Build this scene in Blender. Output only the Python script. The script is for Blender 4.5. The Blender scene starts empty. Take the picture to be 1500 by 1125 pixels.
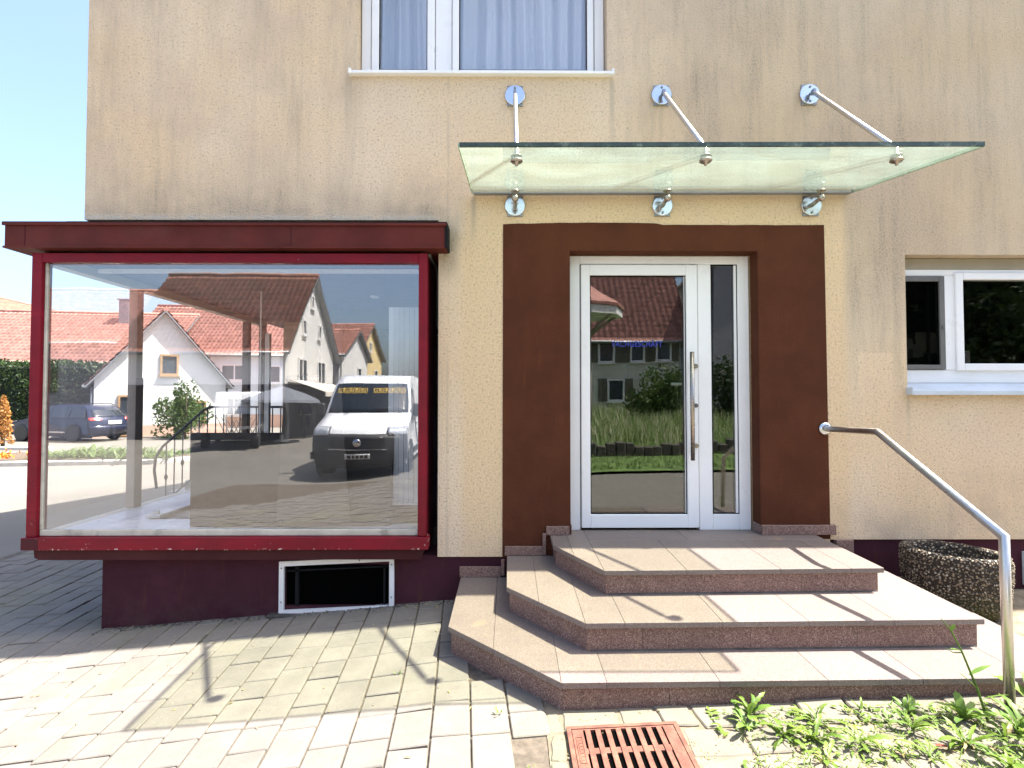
import bpy, bmesh, math, random
from mathutils import Vector, Matrix, noise as mnoise
R = math.radians
random.seed(7)
sc = bpy.context.scene
COL = sc.collection

# ------------------------------------------------------------------ camera, sky, sun, exposure
cam_d = bpy.data.cameras.new('camera')
cam = bpy.data.objects.new('camera', cam_d)
COL.objects.link(cam)
cam.location = (0.0, -3.94, 0.0)
cam.rotation_euler = (R(90 + 1.47), 0, R(-0.3))
cam_d.sensor_width = 36.0
cam_d.lens = 760.0 / 1500.0 * 36.0
cam_d.clip_start = 0.05
cam_d.clip_end = 2000
sc.camera = cam

SUN_TO = Vector((0.535, 0.070, 1.0)).normalized()
world = bpy.data.worlds.new('World')
sc.world = world
world.use_nodes = True
wn = world.node_tree
wn.nodes.clear()
sky = wn.nodes.new('ShaderNodeTexSky')
sky.sky_type = 'NISHITA'
sky.sun_disc = False
sky.sun_elevation = math.asin(SUN_TO.z)
sky.sun_rotation = math.atan2(SUN_TO.x, SUN_TO.y)
sky.air_density = 1.0
sky.dust_density = 4.0
sky.ozone_density = 3.0
bg = wn.nodes.new('ShaderNodeBackground')
bg.inputs['Strength'].default_value = 0.092
wo = wn.nodes.new('ShaderNodeOutputWorld')
wn.links.new(sky.outputs[0], bg.inputs[0])
wn.links.new(bg.outputs[0], wo.inputs[0])

sun_d = bpy.data.lights.new('sun', 'SUN')
sun_d.energy = 4.0
sun_d.angle = R(0.53)
sun_d.color = (1.0, 0.955, 0.895)
sun = bpy.data.objects.new('sun', sun_d)
COL.objects.link(sun)
sun.location = (20, 3, 40)
sun.rotation_euler = SUN_TO.to_track_quat('Z', 'Y').to_euler()

sc.view_settings.view_transform = 'Standard'
sc.view_settings.look = 'None'
sc.view_settings.exposure = 2.38
sc.view_settings.gamma = 1.0
sc.view_settings.use_curve_mapping = False
sc.render.engine = 'CYCLES'
sc.cycles.max_bounces = 10
sc.cycles.diffuse_bounces = 4
sc.cycles.glossy_bounces = 4
sc.cycles.transmission_bounces = 8
sc.cycles.transparent_max_bounces = 24
sc.cycles.sample_clamp_indirect = 6.0
sc.cycles.use_denoising = True


# ------------------------------------------------------------------ materials
class NT:
    def __init__(s, name):
        s.m = bpy.data.materials.new(name)
        s.m.use_nodes = True
        s.t = s.m.node_tree
        s.t.nodes.clear()
        s.out = s.t.nodes.new('ShaderNodeOutputMaterial')
        s._pos = None

    def n(s, kind, **kw):
        nd = s.t.nodes.new(kind)
        for k, v in kw.items():
            setattr(nd, k, v)
        return nd

    def link(s, a, b):
        s.t.links.new(a, b)

    def pin(s, sock, v):
        if hasattr(v, 'is_linked') or isinstance(v, bpy.types.NodeSocket):
            s.link(v, sock)
        elif isinstance(v, (tuple, list)) and len(v) == 3 and sock.type == 'RGBA':
            sock.default_value = (*v, 1)
        else:
            sock.default_value = v

    def math(s, op, a, b=0.0, c=0.0, clamp=False):
        nd = s.n('ShaderNodeMath', operation=op, use_clamp=clamp)
        for i, v in enumerate((a, b, c)):
            s.pin(nd.inputs[i], v)
        return nd.outputs[0]

    def ramp(s, v, a, b, lo=0.0, hi=1.0):
        nd = s.n('ShaderNodeMapRange', interpolation_type='SMOOTHSTEP')
        s.pin(nd.inputs[0], v)
        for i, x in enumerate((a, b, lo, hi)):
            nd.inputs[1 + i].default_value = x
        return nd.outputs[0]

    def band(s, v, a, b, soft):
        return s.math('MULTIPLY', s.ramp(v, a - soft, a + soft), s.ramp(v, b - soft, b + soft, 1.0, 0.0))

    def pos(s):
        if s._pos is None:
            g = s.n('ShaderNodeNewGeometry')
            s._pos = g.outputs['Position']
        return s._pos

    def xyz(s):
        nd = s.n('ShaderNodeSeparateXYZ')
        s.link(s.pos(), nd.inputs[0])
        return nd.outputs

    def noise(s, scale, detail=4.0, rough=0.55, stretch=None, off=None):
        v = s.pos()
        if stretch or off:
            mp = s.n('ShaderNodeMapping')
            s.link(v, mp.inputs[0])
            if stretch:
                mp.inputs['Scale'].default_value = stretch
            if off:
                mp.inputs['Location'].default_value = off
            v = mp.outputs[0]
        nd = s.n('ShaderNodeTexNoise')
        nd.inputs['Scale'].default_value = scale
        nd.inputs['Detail'].default_value = detail
        nd.inputs['Roughness'].default_value = rough
        s.link(v, nd.inputs['Vector'])
        return nd.outputs['Fac']

    def voro(s, scale, out='Distance', feature='F1'):
        nd = s.n('ShaderNodeTexVoronoi', feature=feature)
        nd.inputs['Scale'].default_value = scale
        s.link(s.pos(), nd.inputs['Vector'])
        return nd.outputs[out]

    def mix(s, f, a, b, blend='MIX'):
        nd = s.n('ShaderNodeMix', data_type='RGBA', blend_type=blend)
        s.pin(nd.inputs[0], f)
        s.pin(nd.inputs[6], a)
        s.pin(nd.inputs[7], b)
        return nd.outputs[2]

    def bump(s, h, strength, dist=0.01):
        nd = s.n('ShaderNodeBump')
        nd.inputs['Strength'].default_value = strength
        nd.inputs['Distance'].default_value = dist
        s.link(h, nd.inputs['Height'])
        return nd.outputs[0]

    def princ(s, col, rough=0.6, metal=0.0, normal=None, spec=0.5, **kw):
        nd = s.n('ShaderNodeBsdfPrincipled')
        s.pin(nd.inputs['Base Color'], col)
        s.pin(nd.inputs['Roughness'], rough)
        nd.inputs['Metallic'].default_value = metal
        nd.inputs['Specular IOR Level'].default_value = spec
        if normal is not None:
            s.link(normal, nd.inputs['Normal'])
        for k, v in kw.items():
            s.pin(nd.inputs[k], v)
        return nd.outputs[0]

    def done(s, sh):
        s.link(sh, s.out.inputs[0])
        return s.m


def scl(c, k):
    return tuple(min(1.0, max(0.0, x * k)) for x in c)


def mk(name, col, rough=0.6, metal=0.0, var=0.12, scale=6.0, bump=0.0, bscale=60.0, rnd=0.0, spec=0.5, dirt=None, bdist=0.004, grain=0.0):
    t = NT(name)
    a = t.noise(scale, 5)
    c = t.mix(t.ramp(a, 0.3, 0.7), scl(col, 1 - var), scl(col, 1 + var))
    if dirt:
        c = t.mix(t.ramp(t.noise(scale * 0.6, 6, 0.7, off=(3, 7, 1)), 0.5, 0.72, 0.0, dirt[1]), c, dirt[0])
    if grain:
        c = t.mix(t.ramp(t.noise(bscale * 1.7, 2), 0.35, 0.65, grain, 0.0), c, scl(col, 0.45))
    if rnd:
        oi = t.n('ShaderNodeObjectInfo')
        k = t.math('MULTIPLY_ADD', oi.outputs['Random'], 2 * rnd, 1 - rnd)
        hs = t.n('ShaderNodeHueSaturation')
        t.link(k, hs.inputs['Value'])
        t.link(c, hs.inputs['Color'])
        c = hs.outputs[0]
    nrm = None
    if bump:
        nrm = t.bump(t.noise(bscale, 4, 0.6), bump, bdist)
    rg = t.ramp(t.noise(scale * 2.3, 4), 0.3, 0.7, max(0.03, rough - 0.08), min(1, rough + 0.08))
    return t.done(t.princ(c, rg, metal, nrm, spec))


def stucco():
    t = NT('roughcast_stucco')
    x, y, z = t.xyz()[0:3]
    base = (0.87, 0.66, 0.425)
    pale = (0.88, 0.72, 0.52)
    grey = (0.36, 0.295, 0.22)
    # long weathering streaks below the eaves, broken up at two scales
    st = t.noise(1.0, 8, 0.68, (4.5, 4.5, 0.55))
    st2 = t.noise(1.0, 7, 0.75, (17.0, 17.0, 1.5), (4, 1, 2))
    blot = t.noise(1.3, 5, 0.6, None, (1, 5, 9))
    streak = t.math('MULTIPLY', t.ramp(st, 0.36, 0.74), t.ramp(st2, 0.32, 0.70, 0.15, 1.0))
    overall = t.math('ADD', t.math('MULTIPLY', streak, 0.74), t.ramp(blot, 0.35, 0.75, 0.0, 0.3))
    # places the rain does not reach stay clean
    c1 = t.math('MULTIPLY', t.band(x, -1.15, 0.80, 0.14), t.band(z, 1.55, 2.6, 0.22))
    c2 = t.math('MULTIPLY', t.band(x, -0.36, 2.58, 0.05), t.ramp(z, 1.50, 1.58, 1.0, 0.0))
    c3 = t.math('MULTIPLY', t.ramp(x, 2.4, 3.2, 0.85, 0.55), t.ramp(z, -0.25, 0.45, 1.0, 0.0))
    c4 = t.math('MULTIPLY', t.band(x, -0.50, -0.03, 0.04), t.ramp(z, 1.15, 1.35, 1.0, 0.0))
    c5 = t.math('MULTIPLY', t.band(x, 2.66, 2.93, 0.006), t.band(z, -0.6, 0.34, 0.006))
    c6 = t.math('MULTIPLY', t.band(x, 3.0, 4.6, 0.08), t.band(z, -0.6, 0.0, 0.1))
    cl = c1
    for c in (c2, c3, c4, c6):
        cl = t.math('MAXIMUM', cl, c)
    cl = t.math('MAXIMUM', cl, t.math('MULTIPLY', c5, 0.75))
    right = t.math('MULTIPLY', t.ramp(x, 0.75, 1.6), t.ramp(z, -0.2, 0.9))
    low = t.math('MULTIPLY', t.ramp(z, 1.38, 1.85, 1.0, 0.0), t.ramp(x, -0.75, -0.35, 1.0, 0.0))
    low = t.math('MULTIPLY', low, t.ramp(z, 1.37, 1.42))
    low2 = t.math('MULTIPLY', t.math('MULTIPLY', t.band(x, -0.9, -0.3, 0.2), t.band(z, 1.3, 1.75, 0.15)), 0.6)
    mould = t.math('MULTIPLY', t.band(x, -0.52, -0.40, 0.05), t.band(z, 0.95, 1.3, 0.1))
    dirt = t.math('ADD', overall, t.math('MULTIPLY', right, 0.34))
    dirt = t.math('ADD', dirt, t.math('MULTIPLY', t.ramp(t.noise(5, 5), 0.2, 0.75), t.math('MULTIPLY', low, 0.62)))
    dirt = t.math('MULTIPLY', dirt, t.math('SUBTRACT', 1.0, t.math('MULTIPLY', cl, 0.88)), clamp=True)
    dirt = t.math('ADD', dirt, t.math('MULTIPLY', t.ramp(t.noise(9, 5), 0.3, 0.7), t.math('MULTIPLY', low2, 0.55)), clamp=True)
    dirt = t.math('ADD', dirt, t.math('MULTIPLY', mould, 0.9), clamp=True)
    # splash dirt above the plinth beside the steps, drip marks along the pier
    spl = t.math('MULTIPLY', t.ramp(z, -1.1, -0.5, 1.0, 0.0), t.ramp(x, 2.3, 2.5))
    dirt = t.math('ADD', dirt, t.math('MULTIPLY', t.ramp(t.noise(3.5, 5), 0.35, 0.7), t.math('MULTIPLY', spl, 0.5)), clamp=True)
    drip = t.math('MULTIPLY', t.band(x, -0.478, -0.46, 0.012), t.ramp(t.noise(1.0, 5, 0.6, (20, 20, 3)), 0.35, 0.6))
    dirt = t.math('ADD', dirt, t.math('MULTIPLY', drip, 0.4), clamp=True)
    grain = t.noise(150, 3, 0.6)
    grain2 = t.noise(62, 4, 0.72)
    speck = t.math('MULTIPLY', dirt, t.ramp(grain2, 0.32, 0.66, 1.35, 0.35), clamp=True)
    col = t.mix(t.ramp(t.noise(0.8, 4), 0.3, 0.7), base, pale)
    col = t.mix(c2, col, t.mix(0.5, base, (0.86, 0.65, 0.39)))
    col = t.mix(t.math('MULTIPLY', t.ramp(blot, 0.45, 0.6), 0.25), col, (0.80, 0.60, 0.46))
    # runoff below the fixings of the canopy and the ends of the sill
    runs = None
    for cx, zt, ln, wd in ((0.043, 2.235, 0.7, 0.045), (1.17, 2.24, 0.85, 0.05), (2.312, 2.25, 0.85, 0.05), (-1.222, 2.46, 0.9, 0.03), (0.795, 2.46, 0.9, 0.04), (3.04, 0.02, 0.6, 0.03), (-0.275, 1.54, 0.5, 0.04), (2.62, 1.56, 0.6, 0.05)):
        k = t.math('MULTIPLY', t.band(x, cx - wd * 0.5, cx + wd * 0.5, wd * 0.6), t.math('MULTIPLY', t.ramp(z, zt - ln, zt), t.ramp(z, zt - 0.01, zt + 0.01, 1.0, 0.0)))
        runs = k if runs is None else t.math('MAXIMUM', runs, k)
    runs = t.math('MULTIPLY', runs, t.ramp(st2, 0.28, 0.62, 0.15, 1.0))
    speck = t.math('MAXIMUM', speck, t.math('MULTIPLY', runs, t.ramp(grain2, 0.3, 0.66, 1.0, 0.4)))
    col = t.mix(t.ramp(grain2, 0.40, 0.66, 0.0, 0.5), col, t.mix(1.0, col, (0.70, 0.67, 0.64), 'MULTIPLY'))
    col = t.mix(t.math('MULTIPLY', speck, 0.85), col, grey)
    # pale repaired strip along the lower edge over the shop window
    strip = t.math('MULTIPLY', t.ramp(z, 1.375, 1.41, 1.0, 0.0), t.ramp(x, -0.6, -0.5, 1.0, 0.0))
    col = t.mix(t.math('MULTIPLY', strip, t.ramp(t.noise(12, 4), 0.3, 0.6, 0.2, 0.75)), col, (0.66, 0.60, 0.50))
    col = t.mix(t.ramp(grain2, 0.56, 0.68, 0.0, 0.75), col, scl(base, 0.40))
    h = t.math('ADD', t.math('MULTIPLY', grain2, 1.0), t.math('MULTIPLY', grain, 0.5))
    nrm = t.bump(h, 0.95, 0.018)
    return t.done(t.princ(col, 0.92, 0, nrm, 0.2))


def brown_paint(name, col, splash=0.0):
    t = NT(name)
    x, y, z = t.xyz()[0:3]
    n1 = t.noise(2.2, 6, 0.65)
    n2 = t.noise(1.0, 6, 0.7, (14, 14, 2.0))
    c = t.mix(t.ramp(n1, 0.35, 0.7), scl(col, 0.85), scl(col, 1.12))
    c = t.mix(t.ramp(n2, 0.56, 0.75, 0.0, 0.4), c, (0.12, 0.046, 0.020))
    c = t.mix(t.ramp(t.noise(40, 5, 0.7), 0.70, 0.78, 0, 0.45), c, (0.20, 0.10, 0.06))
    if splash:
        sp = t.math('MULTIPLY', t.ramp(z, -1.78, -1.35, 1.0, 0.0), t.ramp(t.noise(7, 6, 0.7), 0.35, 0.7))
        c = t.mix(t.math('MULTIPLY', sp, splash), c, (0.15, 0.11, 0.085))
    nrm = t.bump(t.math('ADD', t.noise(60, 3), t.math('MULTIPLY', t.noise(160, 2), 0.5)), 0.35, 0.006)
    return t.done(t.princ(c, 0.9, 0, nrm, 0.1))


def red_steel(name, col):
    t = NT(name)
    n1 = t.noise(3.0, 6, 0.6)
    c = t.mix(t.ramp(n1, 0.35, 0.7), scl(col, 0.85), scl(col, 1.15))
    chip = t.math('MULTIPLY', t.ramp(t.noise(55, 4, 0.6), 0.69, 0.705), t.ramp(t.noise(4.5, 3), 0.56, 0.64))
    c = t.mix(t.ramp(t.noise(1.0, 5, 0.6, (3, 3, 12)), 0.5, 0.8, 0, 0.35), c, scl(col, 1.9))
    x, y, z = t.xyz()[0:3]
    edge = t.math('MAXIMUM', t.ramp(z, -1.108, -1.098, 1.0, 0.0), t.math('MULTIPLY', t.ramp(x, -0.625, -0.605), t.ramp(z, -1.03, -1.02, 1.0, 0.0)))
    edge = t.math('MAXIMUM', edge, t.math('MULTIPLY', t.ramp(x, -3.548, -3.535, 1.0, 0.0), t.ramp(z, -0.9, -0.7, 1.0, 0.0)))
    chip = t.math('MAXIMUM', chip, t.math('MULTIPLY', edge, t.ramp(t.noise(45, 4, 0.6), 0.62, 0.64)))
    c = t.mix(chip, c, (0.72, 0.64, 0.6))
    return t.done(t.princ(c, t.ramp(n1, 0.3, 0.7, 0.4, 0.55), 0, t.bump(t.noise(25, 3), 0.08, 0.004), 0.22))


def granite(name, base, dark, light, rough, k=1.0, stain=0.0):
    t = NT(name)
    v = t.voro(170 * k, 'Color')
    sx = t.n('ShaderNodeSeparateColor')
    t.link(v, sx.inputs[0])
    r, g_, b_ = sx.outputs
    c = t.mix(t.ramp(r, 0.55, 0.75), base, dark)
    c = t.mix(t.ramp(g_, 0.74, 0.86), c, light)
    c = t.mix(t.ramp(t.noise(3, 5), 0.35, 0.7, 0, 0.25), c, scl(base, 0.8))
    oi = t.n('ShaderNodeObjectInfo')
    hs = t.n('ShaderNodeHueSaturation')
    t.link(t.math('MULTIPLY_ADD', oi.outputs['Random'], 0.16, 0.92), hs.inputs['Value'])
    t.link(c, hs.inputs['Color'])
    c = hs.outputs[0]
    if stain:
        c = t.mix(t.math('MULTIPLY', t.ramp(t.noise(5.5, 5, 0.65), 0.62, 0.72), stain), c, (0.36, 0.22, 0.13))
        c = t.mix(t.ramp(t.noise(1.3, 5), 0.45, 0.75, 0, stain * 0.5), c, scl(base, 0.7))
    nrm = t.bump(t.noise(240 * k, 2), 0.15, 0.002)
    return t.done(t.princ(c, rough, 0, nrm, 0.4))


def paver_mat(name, base, moss=0.3):
    t = NT(name)
    oi = t.n('ShaderNodeObjectInfo')
    c = t.mix(t.ramp(t.noise(4, 6, 0.7), 0.3, 0.72), scl(base, 0.84), scl(base, 1.08))
    c = t.mix(t.ramp(t.noise(140, 3), 0.55, 0.72, 0, 0.5), c, scl(base, 0.5))
    c = t.mix(t.ramp(t.voro(190), 0.05, 0.22, 0.35, 0), c, (0.45, 0.42, 0.37))
    hs = t.n('ShaderNodeHueSaturation')
    t.link(t.math('MULTIPLY_ADD', oi.outputs['Random'], 0.12, 0.94), hs.inputs['Value'])
    t.link(c, hs.inputs['Color'])
    c = t.mix(t.ramp(t.noise(0.9, 6, 0.65, None, (2, 4, 0)), 0.5, 0.75, 0, moss), hs.outputs[0], (0.20, 0.19, 0.10))
    c = t.mix(t.ramp(t.noise(7, 5, 0.7, None, (9, 4, 0)), 0.6, 0.72, 0, 0.35), c, (0.30, 0.22, 0.15))
    nrm = t.bump(t.math('ADD', t.noise(120, 4, 0.7), t.noise(30, 3)), 0.3, 0.004)
    return t.done(t.princ(c, 0.85, 0, nrm, 0.3))


def glass_mat(name, r0=0.075, tint=(1, 1, 1), milk=0.0, milkcol=(0.8, 0.9, 0.8), rough=0.0, ripple=0.0):
    t = NT(name)
    lw = t.n('ShaderNodeLayerWeight')
    lw.inputs['Blend'].default_value = 0.5
    f = t.math('POWER', lw.outputs['Facing'], 5.0)
    f = t.math('MULTIPLY_ADD', f, 1 - r0, r0)
    tr = t.n('ShaderNodeBsdfTransparent')
    tr.inputs[0].default_value = (*tint, 1)
    gl = t.n('ShaderNodeBsdfGlossy')
    gl.inputs['Roughness'].default_value = rough
    if ripple:
        t.link(t.bump(t.noise(1.7, 2, 0.4), ripple, 0.02), gl.inputs['Normal'])
    sh = tr.outputs[0]
    if milk:
        tl = t.n('ShaderNodeBsdfTranslucent')
        tl.inputs[0].default_value = (*milkcol, 1)
        df = t.n('ShaderNodeBsdfDiffuse')
        df.inputs[0].default_value = (*scl(milkcol, 0.8), 1)
        m0 = t.n('ShaderNodeMixShader')
        m0.inputs[0].default_value = 0.18
        t.link(tl.outputs[0], m0.inputs[1])
        t.link(df.outputs[0], m0.inputs[2])
        m1 = t.n('ShaderNodeMixShader')
        sc_ = t.ramp(t.noise(3, 6, 0.7, (1, 2.5, 1)), 0.3, 0.75, milk * 0.6, milk * 1.5)
        t.link(sc_, m1.inputs[0])
        t.link(sh, m1.inputs[1])
        t.link(m0.outputs[0], m1.inputs[2])
        sh = m1.outputs[0]
    mx = t.n('ShaderNodeMixShader')
    t.link(f, mx.inputs[0])
    t.link(sh, mx.inputs[1])
    t.link(gl.outputs[0], mx.inputs[2])
    return t.done(mx.outputs[0])


def leaf_mat(name, col, col2, rnd=0.25, trans=0.35):
    t = NT(name)
    oi = t.n('ShaderNodeObjectInfo')
    f = t.math('ADD', t.math('MULTIPLY', t.ramp(t.noise(9, 3), 0.3, 0.7), 0.6), t.math('MULTIPLY', oi.outputs['Random'], 0.4))
    c = t.mix(f, col, col2)
    p = t.princ(c, 0.5, 0, None, 0.4)
    tl = t.n('ShaderNodeBsdfTranslucent')
    t.link(c, tl.inputs[0])
    mx = t.n('ShaderNodeMixShader')
    mx.inputs[0].default_value = trans
    t.link(p, mx.inputs[1])
    t.link(tl.outputs[0], mx.inputs[2])
    return t.done(mx.outputs[0])


def cloth_mat(name, col):
    t = NT(name)
    c = t.mix(t.ramp(t.voro(38), 0.1, 0.35, 0.0, 0.12), col, scl(col, 0.55))
    df = t.n('ShaderNodeBsdfDiffuse')
    t.link(c, df.inputs[0])
    tl = t.n('ShaderNodeBsdfTranslucent')
    t.link(c, tl.inputs[0])
    mx = t.n('ShaderNodeMixShader')
    mx.inputs[0].default_value = 0.3
    t.link(df.outputs[0], mx.inputs[1])
    t.link(tl.outputs[0], mx.inputs[2])
    return t.done(mx.outputs[0])


def asphalt_mat():
    t = NT('asphalt')
    base = (0.165, 0.152, 0.130)
    c = t.mix(t.ramp(t.noise(0.25, 6, 0.6), 0.3, 0.7), scl(base, 0.85), scl(base, 1.1))
    c = t.mix(t.ramp(t.noise(90, 3), 0.4, 0.7, 0, 0.4), c, scl(base, 0.5))
    c = t.mix(t.ramp(t.noise(1.1, 6, 0.7), 0.58, 0.75, 0, 0.35), c, scl(base, 0.5))
    return t.done(t.princ(c, 0.9, 0, t.bump(t.noise(140, 3), 0.4, 0.005), 0.3))


def aggregate_mat():
    t = NT('exposed_aggregate')
    v = t.voro(62, 'Color')
    sx = t.n('ShaderNodeSeparateColor')
    t.link(v, sx.inputs[0])
    c = t.mix(t.ramp(sx.outputs[0], 0.2, 0.9), (0.07, 0.05, 0.032), (0.36, 0.28, 0.18))
    c = t.mix(t.ramp(sx.outputs[1], 0.82, 0.9), c, (0.5, 0.45, 0.36))
    c = t.mix(t.ramp(t.voro(62), 0.3, 0.5), c, (0.03, 0.022, 0.014))
    x, y, z = t.xyz()[0:3]
    ms = t.math('MULTIPLY', t.ramp(z, -1.44, -1.22, 1.0, 0.0), t.ramp(t.noise(6, 4), 0.3, 0.6, 0.2, 0.9))
    c = t.mix(ms, c, (0.055, 0.06, 0.012))
    h = t.math('SUBTRACT', 1.0, t.voro(62))
    return t.done(t.princ(c, 0.75, 0, t.bump(h, 0.9, 0.02), 0.4))


def steel_mat(name, col=(0.56, 0.54, 0.51), rough=0.3):
    t = NT(name)
    n1 = t.noise(1, 4, 0.6, (14, 14, 160))
    n2 = t.noise(5, 5, 0.6)
    c = t.mix(t.ramp(n2, 0.4, 0.75, 0, 0.3), col, scl(col, 0.65))
    rg = t.ramp(n1, 0.3, 0.7, rough - 0.07, rough + 0.1)
    return t.done(t.princ(c, rg, 1.0, t.bump(n1, 0.02, 0.001)))


M = {}
M['stucco'] = stucco()
M['brown'] = brown_paint('brown_door_surround_paint', (0.084, 0.029, 0.015))
M['plinth'] = brown_paint('burgundy_plinth_paint', (0.056, 0.018, 0.026), 0.2)
M['red'] = red_steel('crimson_painted_steel', (0.165, 0.004, 0.013))
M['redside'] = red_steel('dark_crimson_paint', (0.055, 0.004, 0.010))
M['fascia'] = mk('oxblood_sheet_metal', (0.095, 0.019, 0.014), 0.6, 0, 0.22, 2.5, 0.05, 14, spec=0.15, dirt=((0.11, 0.04, 0.03), 0.5))
M['under'] = mk('burgundy_board', (0.055, 0.014, 0.015), 0.7, 0, 0.12, 4, 0.1, 30, spec=0.15)
M['putty'] = mk('weathered_putty', (0.5, 0.47, 0.38), 0.8, 0, 0.12, 9, 0.3, 60, dirt=((0.12, 0.11, 0.09), 0.6))
M['pvc'] = mk('white_upvc', (0.80, 0.80, 0.80), 0.35, 0, 0.03, 2.0, dirt=((0.6, 0.58, 0.54), 0.12))
M['gasket'] = mk('black_rubber', (0.012, 0.012, 0.013), 0.8, spec=0.1)
M['glass'] = glass_mat('window_glass', 0.045)
M['skyglass'] = glass_mat('upper_window_glass', 0.18)
M['shopglass'] = glass_mat('shop_front_glass', 0.155, ripple=0.05)
M['darkglass'] = glass_mat('dark_window_glass', 0.055, (0.8, 0.8, 0.8))
M['doorglass'] = glass_mat('tinted_door_glass', 0.13, (0.80, 0.83, 0.80), ripple=0.04)
M['canopyglass'] = glass_mat('green_laminated_glass', 0.05, (0.965, 0.99, 0.90), 0.075, (0.70, 0.93, 0.90))
M['shadowrim'] = mk('pale_green_shadow_strip', (0.30, 0.40, 0.28), 0.25, 0, 0.2, 20)
M['glassedge'] = mk('green_glass_edge', (0.035, 0.055, 0.035), 0.2, 0, 0.3, 20, dirt=((0.3, 0.36, 0.28), 0.6))
M['steel'] = steel_mat('brushed_stainless', (0.62, 0.59, 0.55), 0.34)
M['steeldisc'] = steel_mat('polished_stainless', (0.62, 0.64, 0.67), 0.16)
M['zinc'] = steel_mat('weathered_zinc_plate', (0.30, 0.31, 0.32), 0.45)
M['steeldark'] = steel_mat('tarnished_fitting', (0.40, 0.35, 0.30), 0.3)
M['tread'] = granite('polished_granite', (0.185, 0.148, 0.128), (0.135, 0.102, 0.086), (0.25, 0.208, 0.184), 0.5, 1.9, 0.4)
M['riser'] = granite('red_granite', (0.19, 0.11, 0.088), (0.095, 0.052, 0.040), (0.35, 0.24, 0.20), 0.55, 1.4, 0.45)
M['paver'] = paver_mat('concrete_paver', (0.178, 0.160, 0.138), 0.35)
M['cobble'] = paver_mat('old_sandstone_block', (0.17, 0.152, 0.116), 0.4)
M['joint'] = mk('joint_sand', (0.10, 0.08, 0.058), 0.95, 0, 0.3, 20, 0.5, 120)
M['asphalt'] = asphalt_mat()
M['sand'] = mk('dry_sandy_soil', (0.18, 0.145, 0.095), 0.95, 0, 0.3, 14, 0.6, 90, dirt=((0.10, 0.085, 0.05), 0.8))
M['rust'] = mk('rusty_cast_iron', (0.15, 0.058, 0.036), 0.8, 0, 0.3, 16, 0.4, 90, dirt=((0.28, 0.14, 0.085), 0.6))
M['black'] = mk('painted_shade_black', (0.002, 0.002, 0.002), 0.95, spec=0.0)  # black colour standing in for unlit hollows
M['soil'] = mk('dry_soil', (0.10, 0.07, 0.045), 0.95, 0, 0.3, 20, 0.8, 70, bdist=0.02)
M['aggregate'] = aggregate_mat()
M['pebble'] = mk('pebble_stone', (0.24, 0.19, 0.13), 0.7, 0, 0.55, 45)
M['cream'] = mk('cream_interior_paint', (0.66, 0.60, 0.48), 0.7, 0, 0.05)
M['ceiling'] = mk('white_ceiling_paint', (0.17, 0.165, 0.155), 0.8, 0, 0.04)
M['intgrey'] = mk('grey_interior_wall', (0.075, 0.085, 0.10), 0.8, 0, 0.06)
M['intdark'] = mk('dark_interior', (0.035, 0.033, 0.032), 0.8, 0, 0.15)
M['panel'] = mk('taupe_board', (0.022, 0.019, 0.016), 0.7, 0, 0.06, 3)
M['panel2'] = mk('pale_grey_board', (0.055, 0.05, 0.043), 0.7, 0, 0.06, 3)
M['woodpost'] = mk('grey_brown_post', (0.30, 0.26, 0.225), 0.6, 0, 0.12, 5)
M['wooddark'] = mk('dark_brown_post', (0.12, 0.085, 0.065), 0.6, 0, 0.12, 5)
M['laminate'] = mk('white_laminate_sill', (0.66, 0.67, 0.72), 0.35, 0, 0.04, 2)
M['blind'] = mk('pale_blue_blind_fabric', (0.62, 0.68, 0.72), 0.8, 0, 0.05)
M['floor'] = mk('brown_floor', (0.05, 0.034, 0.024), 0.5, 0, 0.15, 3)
M['curtain'] = cloth_mat('sheer_white_curtain', (0.86, 0.88, 0.92))
M['boxgrey'] = mk('grey_beige_shutter_box', (0.30, 0.265, 0.20), 0.7, 0, 0.05)
M['sillmetal'] = mk('pale_blue_grey_sill', (0.48, 0.54, 0.60), 0.4, 0, 0.06, 5, dirt=((0.2, 0.2, 0.19), 0.3), spec=0.6)
M['screen'] = mk('grey_fly_screen_frame', (0.12, 0.115, 0.11), 0.5)
M['mesh'] = glass_mat('fly_mesh', 0.02, (0.35, 0.35, 0.36), 0.04, (0.1, 0.1, 0.1))
M['blue'] = mk('blue_vinyl', (0.02, 0.035, 0.30), 0.5)
M['whitewall'] = mk('white_render', (0.70, 0.69, 0.66), 0.9, 0, 0.04, 1.2, 0.2, 40, dirt=((0.5, 0.48, 0.44), 0.3))
M['shadewall'] = mk('shade_tinted_render', (0.60, 0.68, 0.72), 0.9, 0, 0.04, 1.2)  # bluish cast of the shaded house walls put into the base colour
M['beigewall'] = mk('beige_render', (0.58, 0.55, 0.48), 0.9, 0, 0.06, 1.2, dirt=((0.3, 0.28, 0.25), 0.3))
M['yellowwall'] = mk('yellow_render', (0.66, 0.52, 0.27), 0.9, 0, 0.05, 1.2)
M['darkwall'] = mk('charcoal_wall', (0.03, 0.032, 0.035), 0.8, 0, 0.15, 2)
M['greywall'] = mk('grey_render', (0.33, 0.31, 0.34), 0.9, 0, 0.06, 1.2)
M['pinkbase'] = mk('salmon_base_paint', (0.62, 0.42, 0.32), 0.9, 0, 0.05, 1.2)
M['tile_red'] = mk('orange_red_roof_tile', (0.40, 0.195, 0.15), 0.8, 0, 0.22, 2.5, 0.2, 30, dirt=((0.30, 0.12, 0.08), 0.5))
M['tile_brown'] = mk('brown_roof_tile', (0.25, 0.10, 0.065), 0.8, 0, 0.22, 2.5, 0.2, 30, dirt=((0.09, 0.05, 0.04), 0.6))
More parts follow.
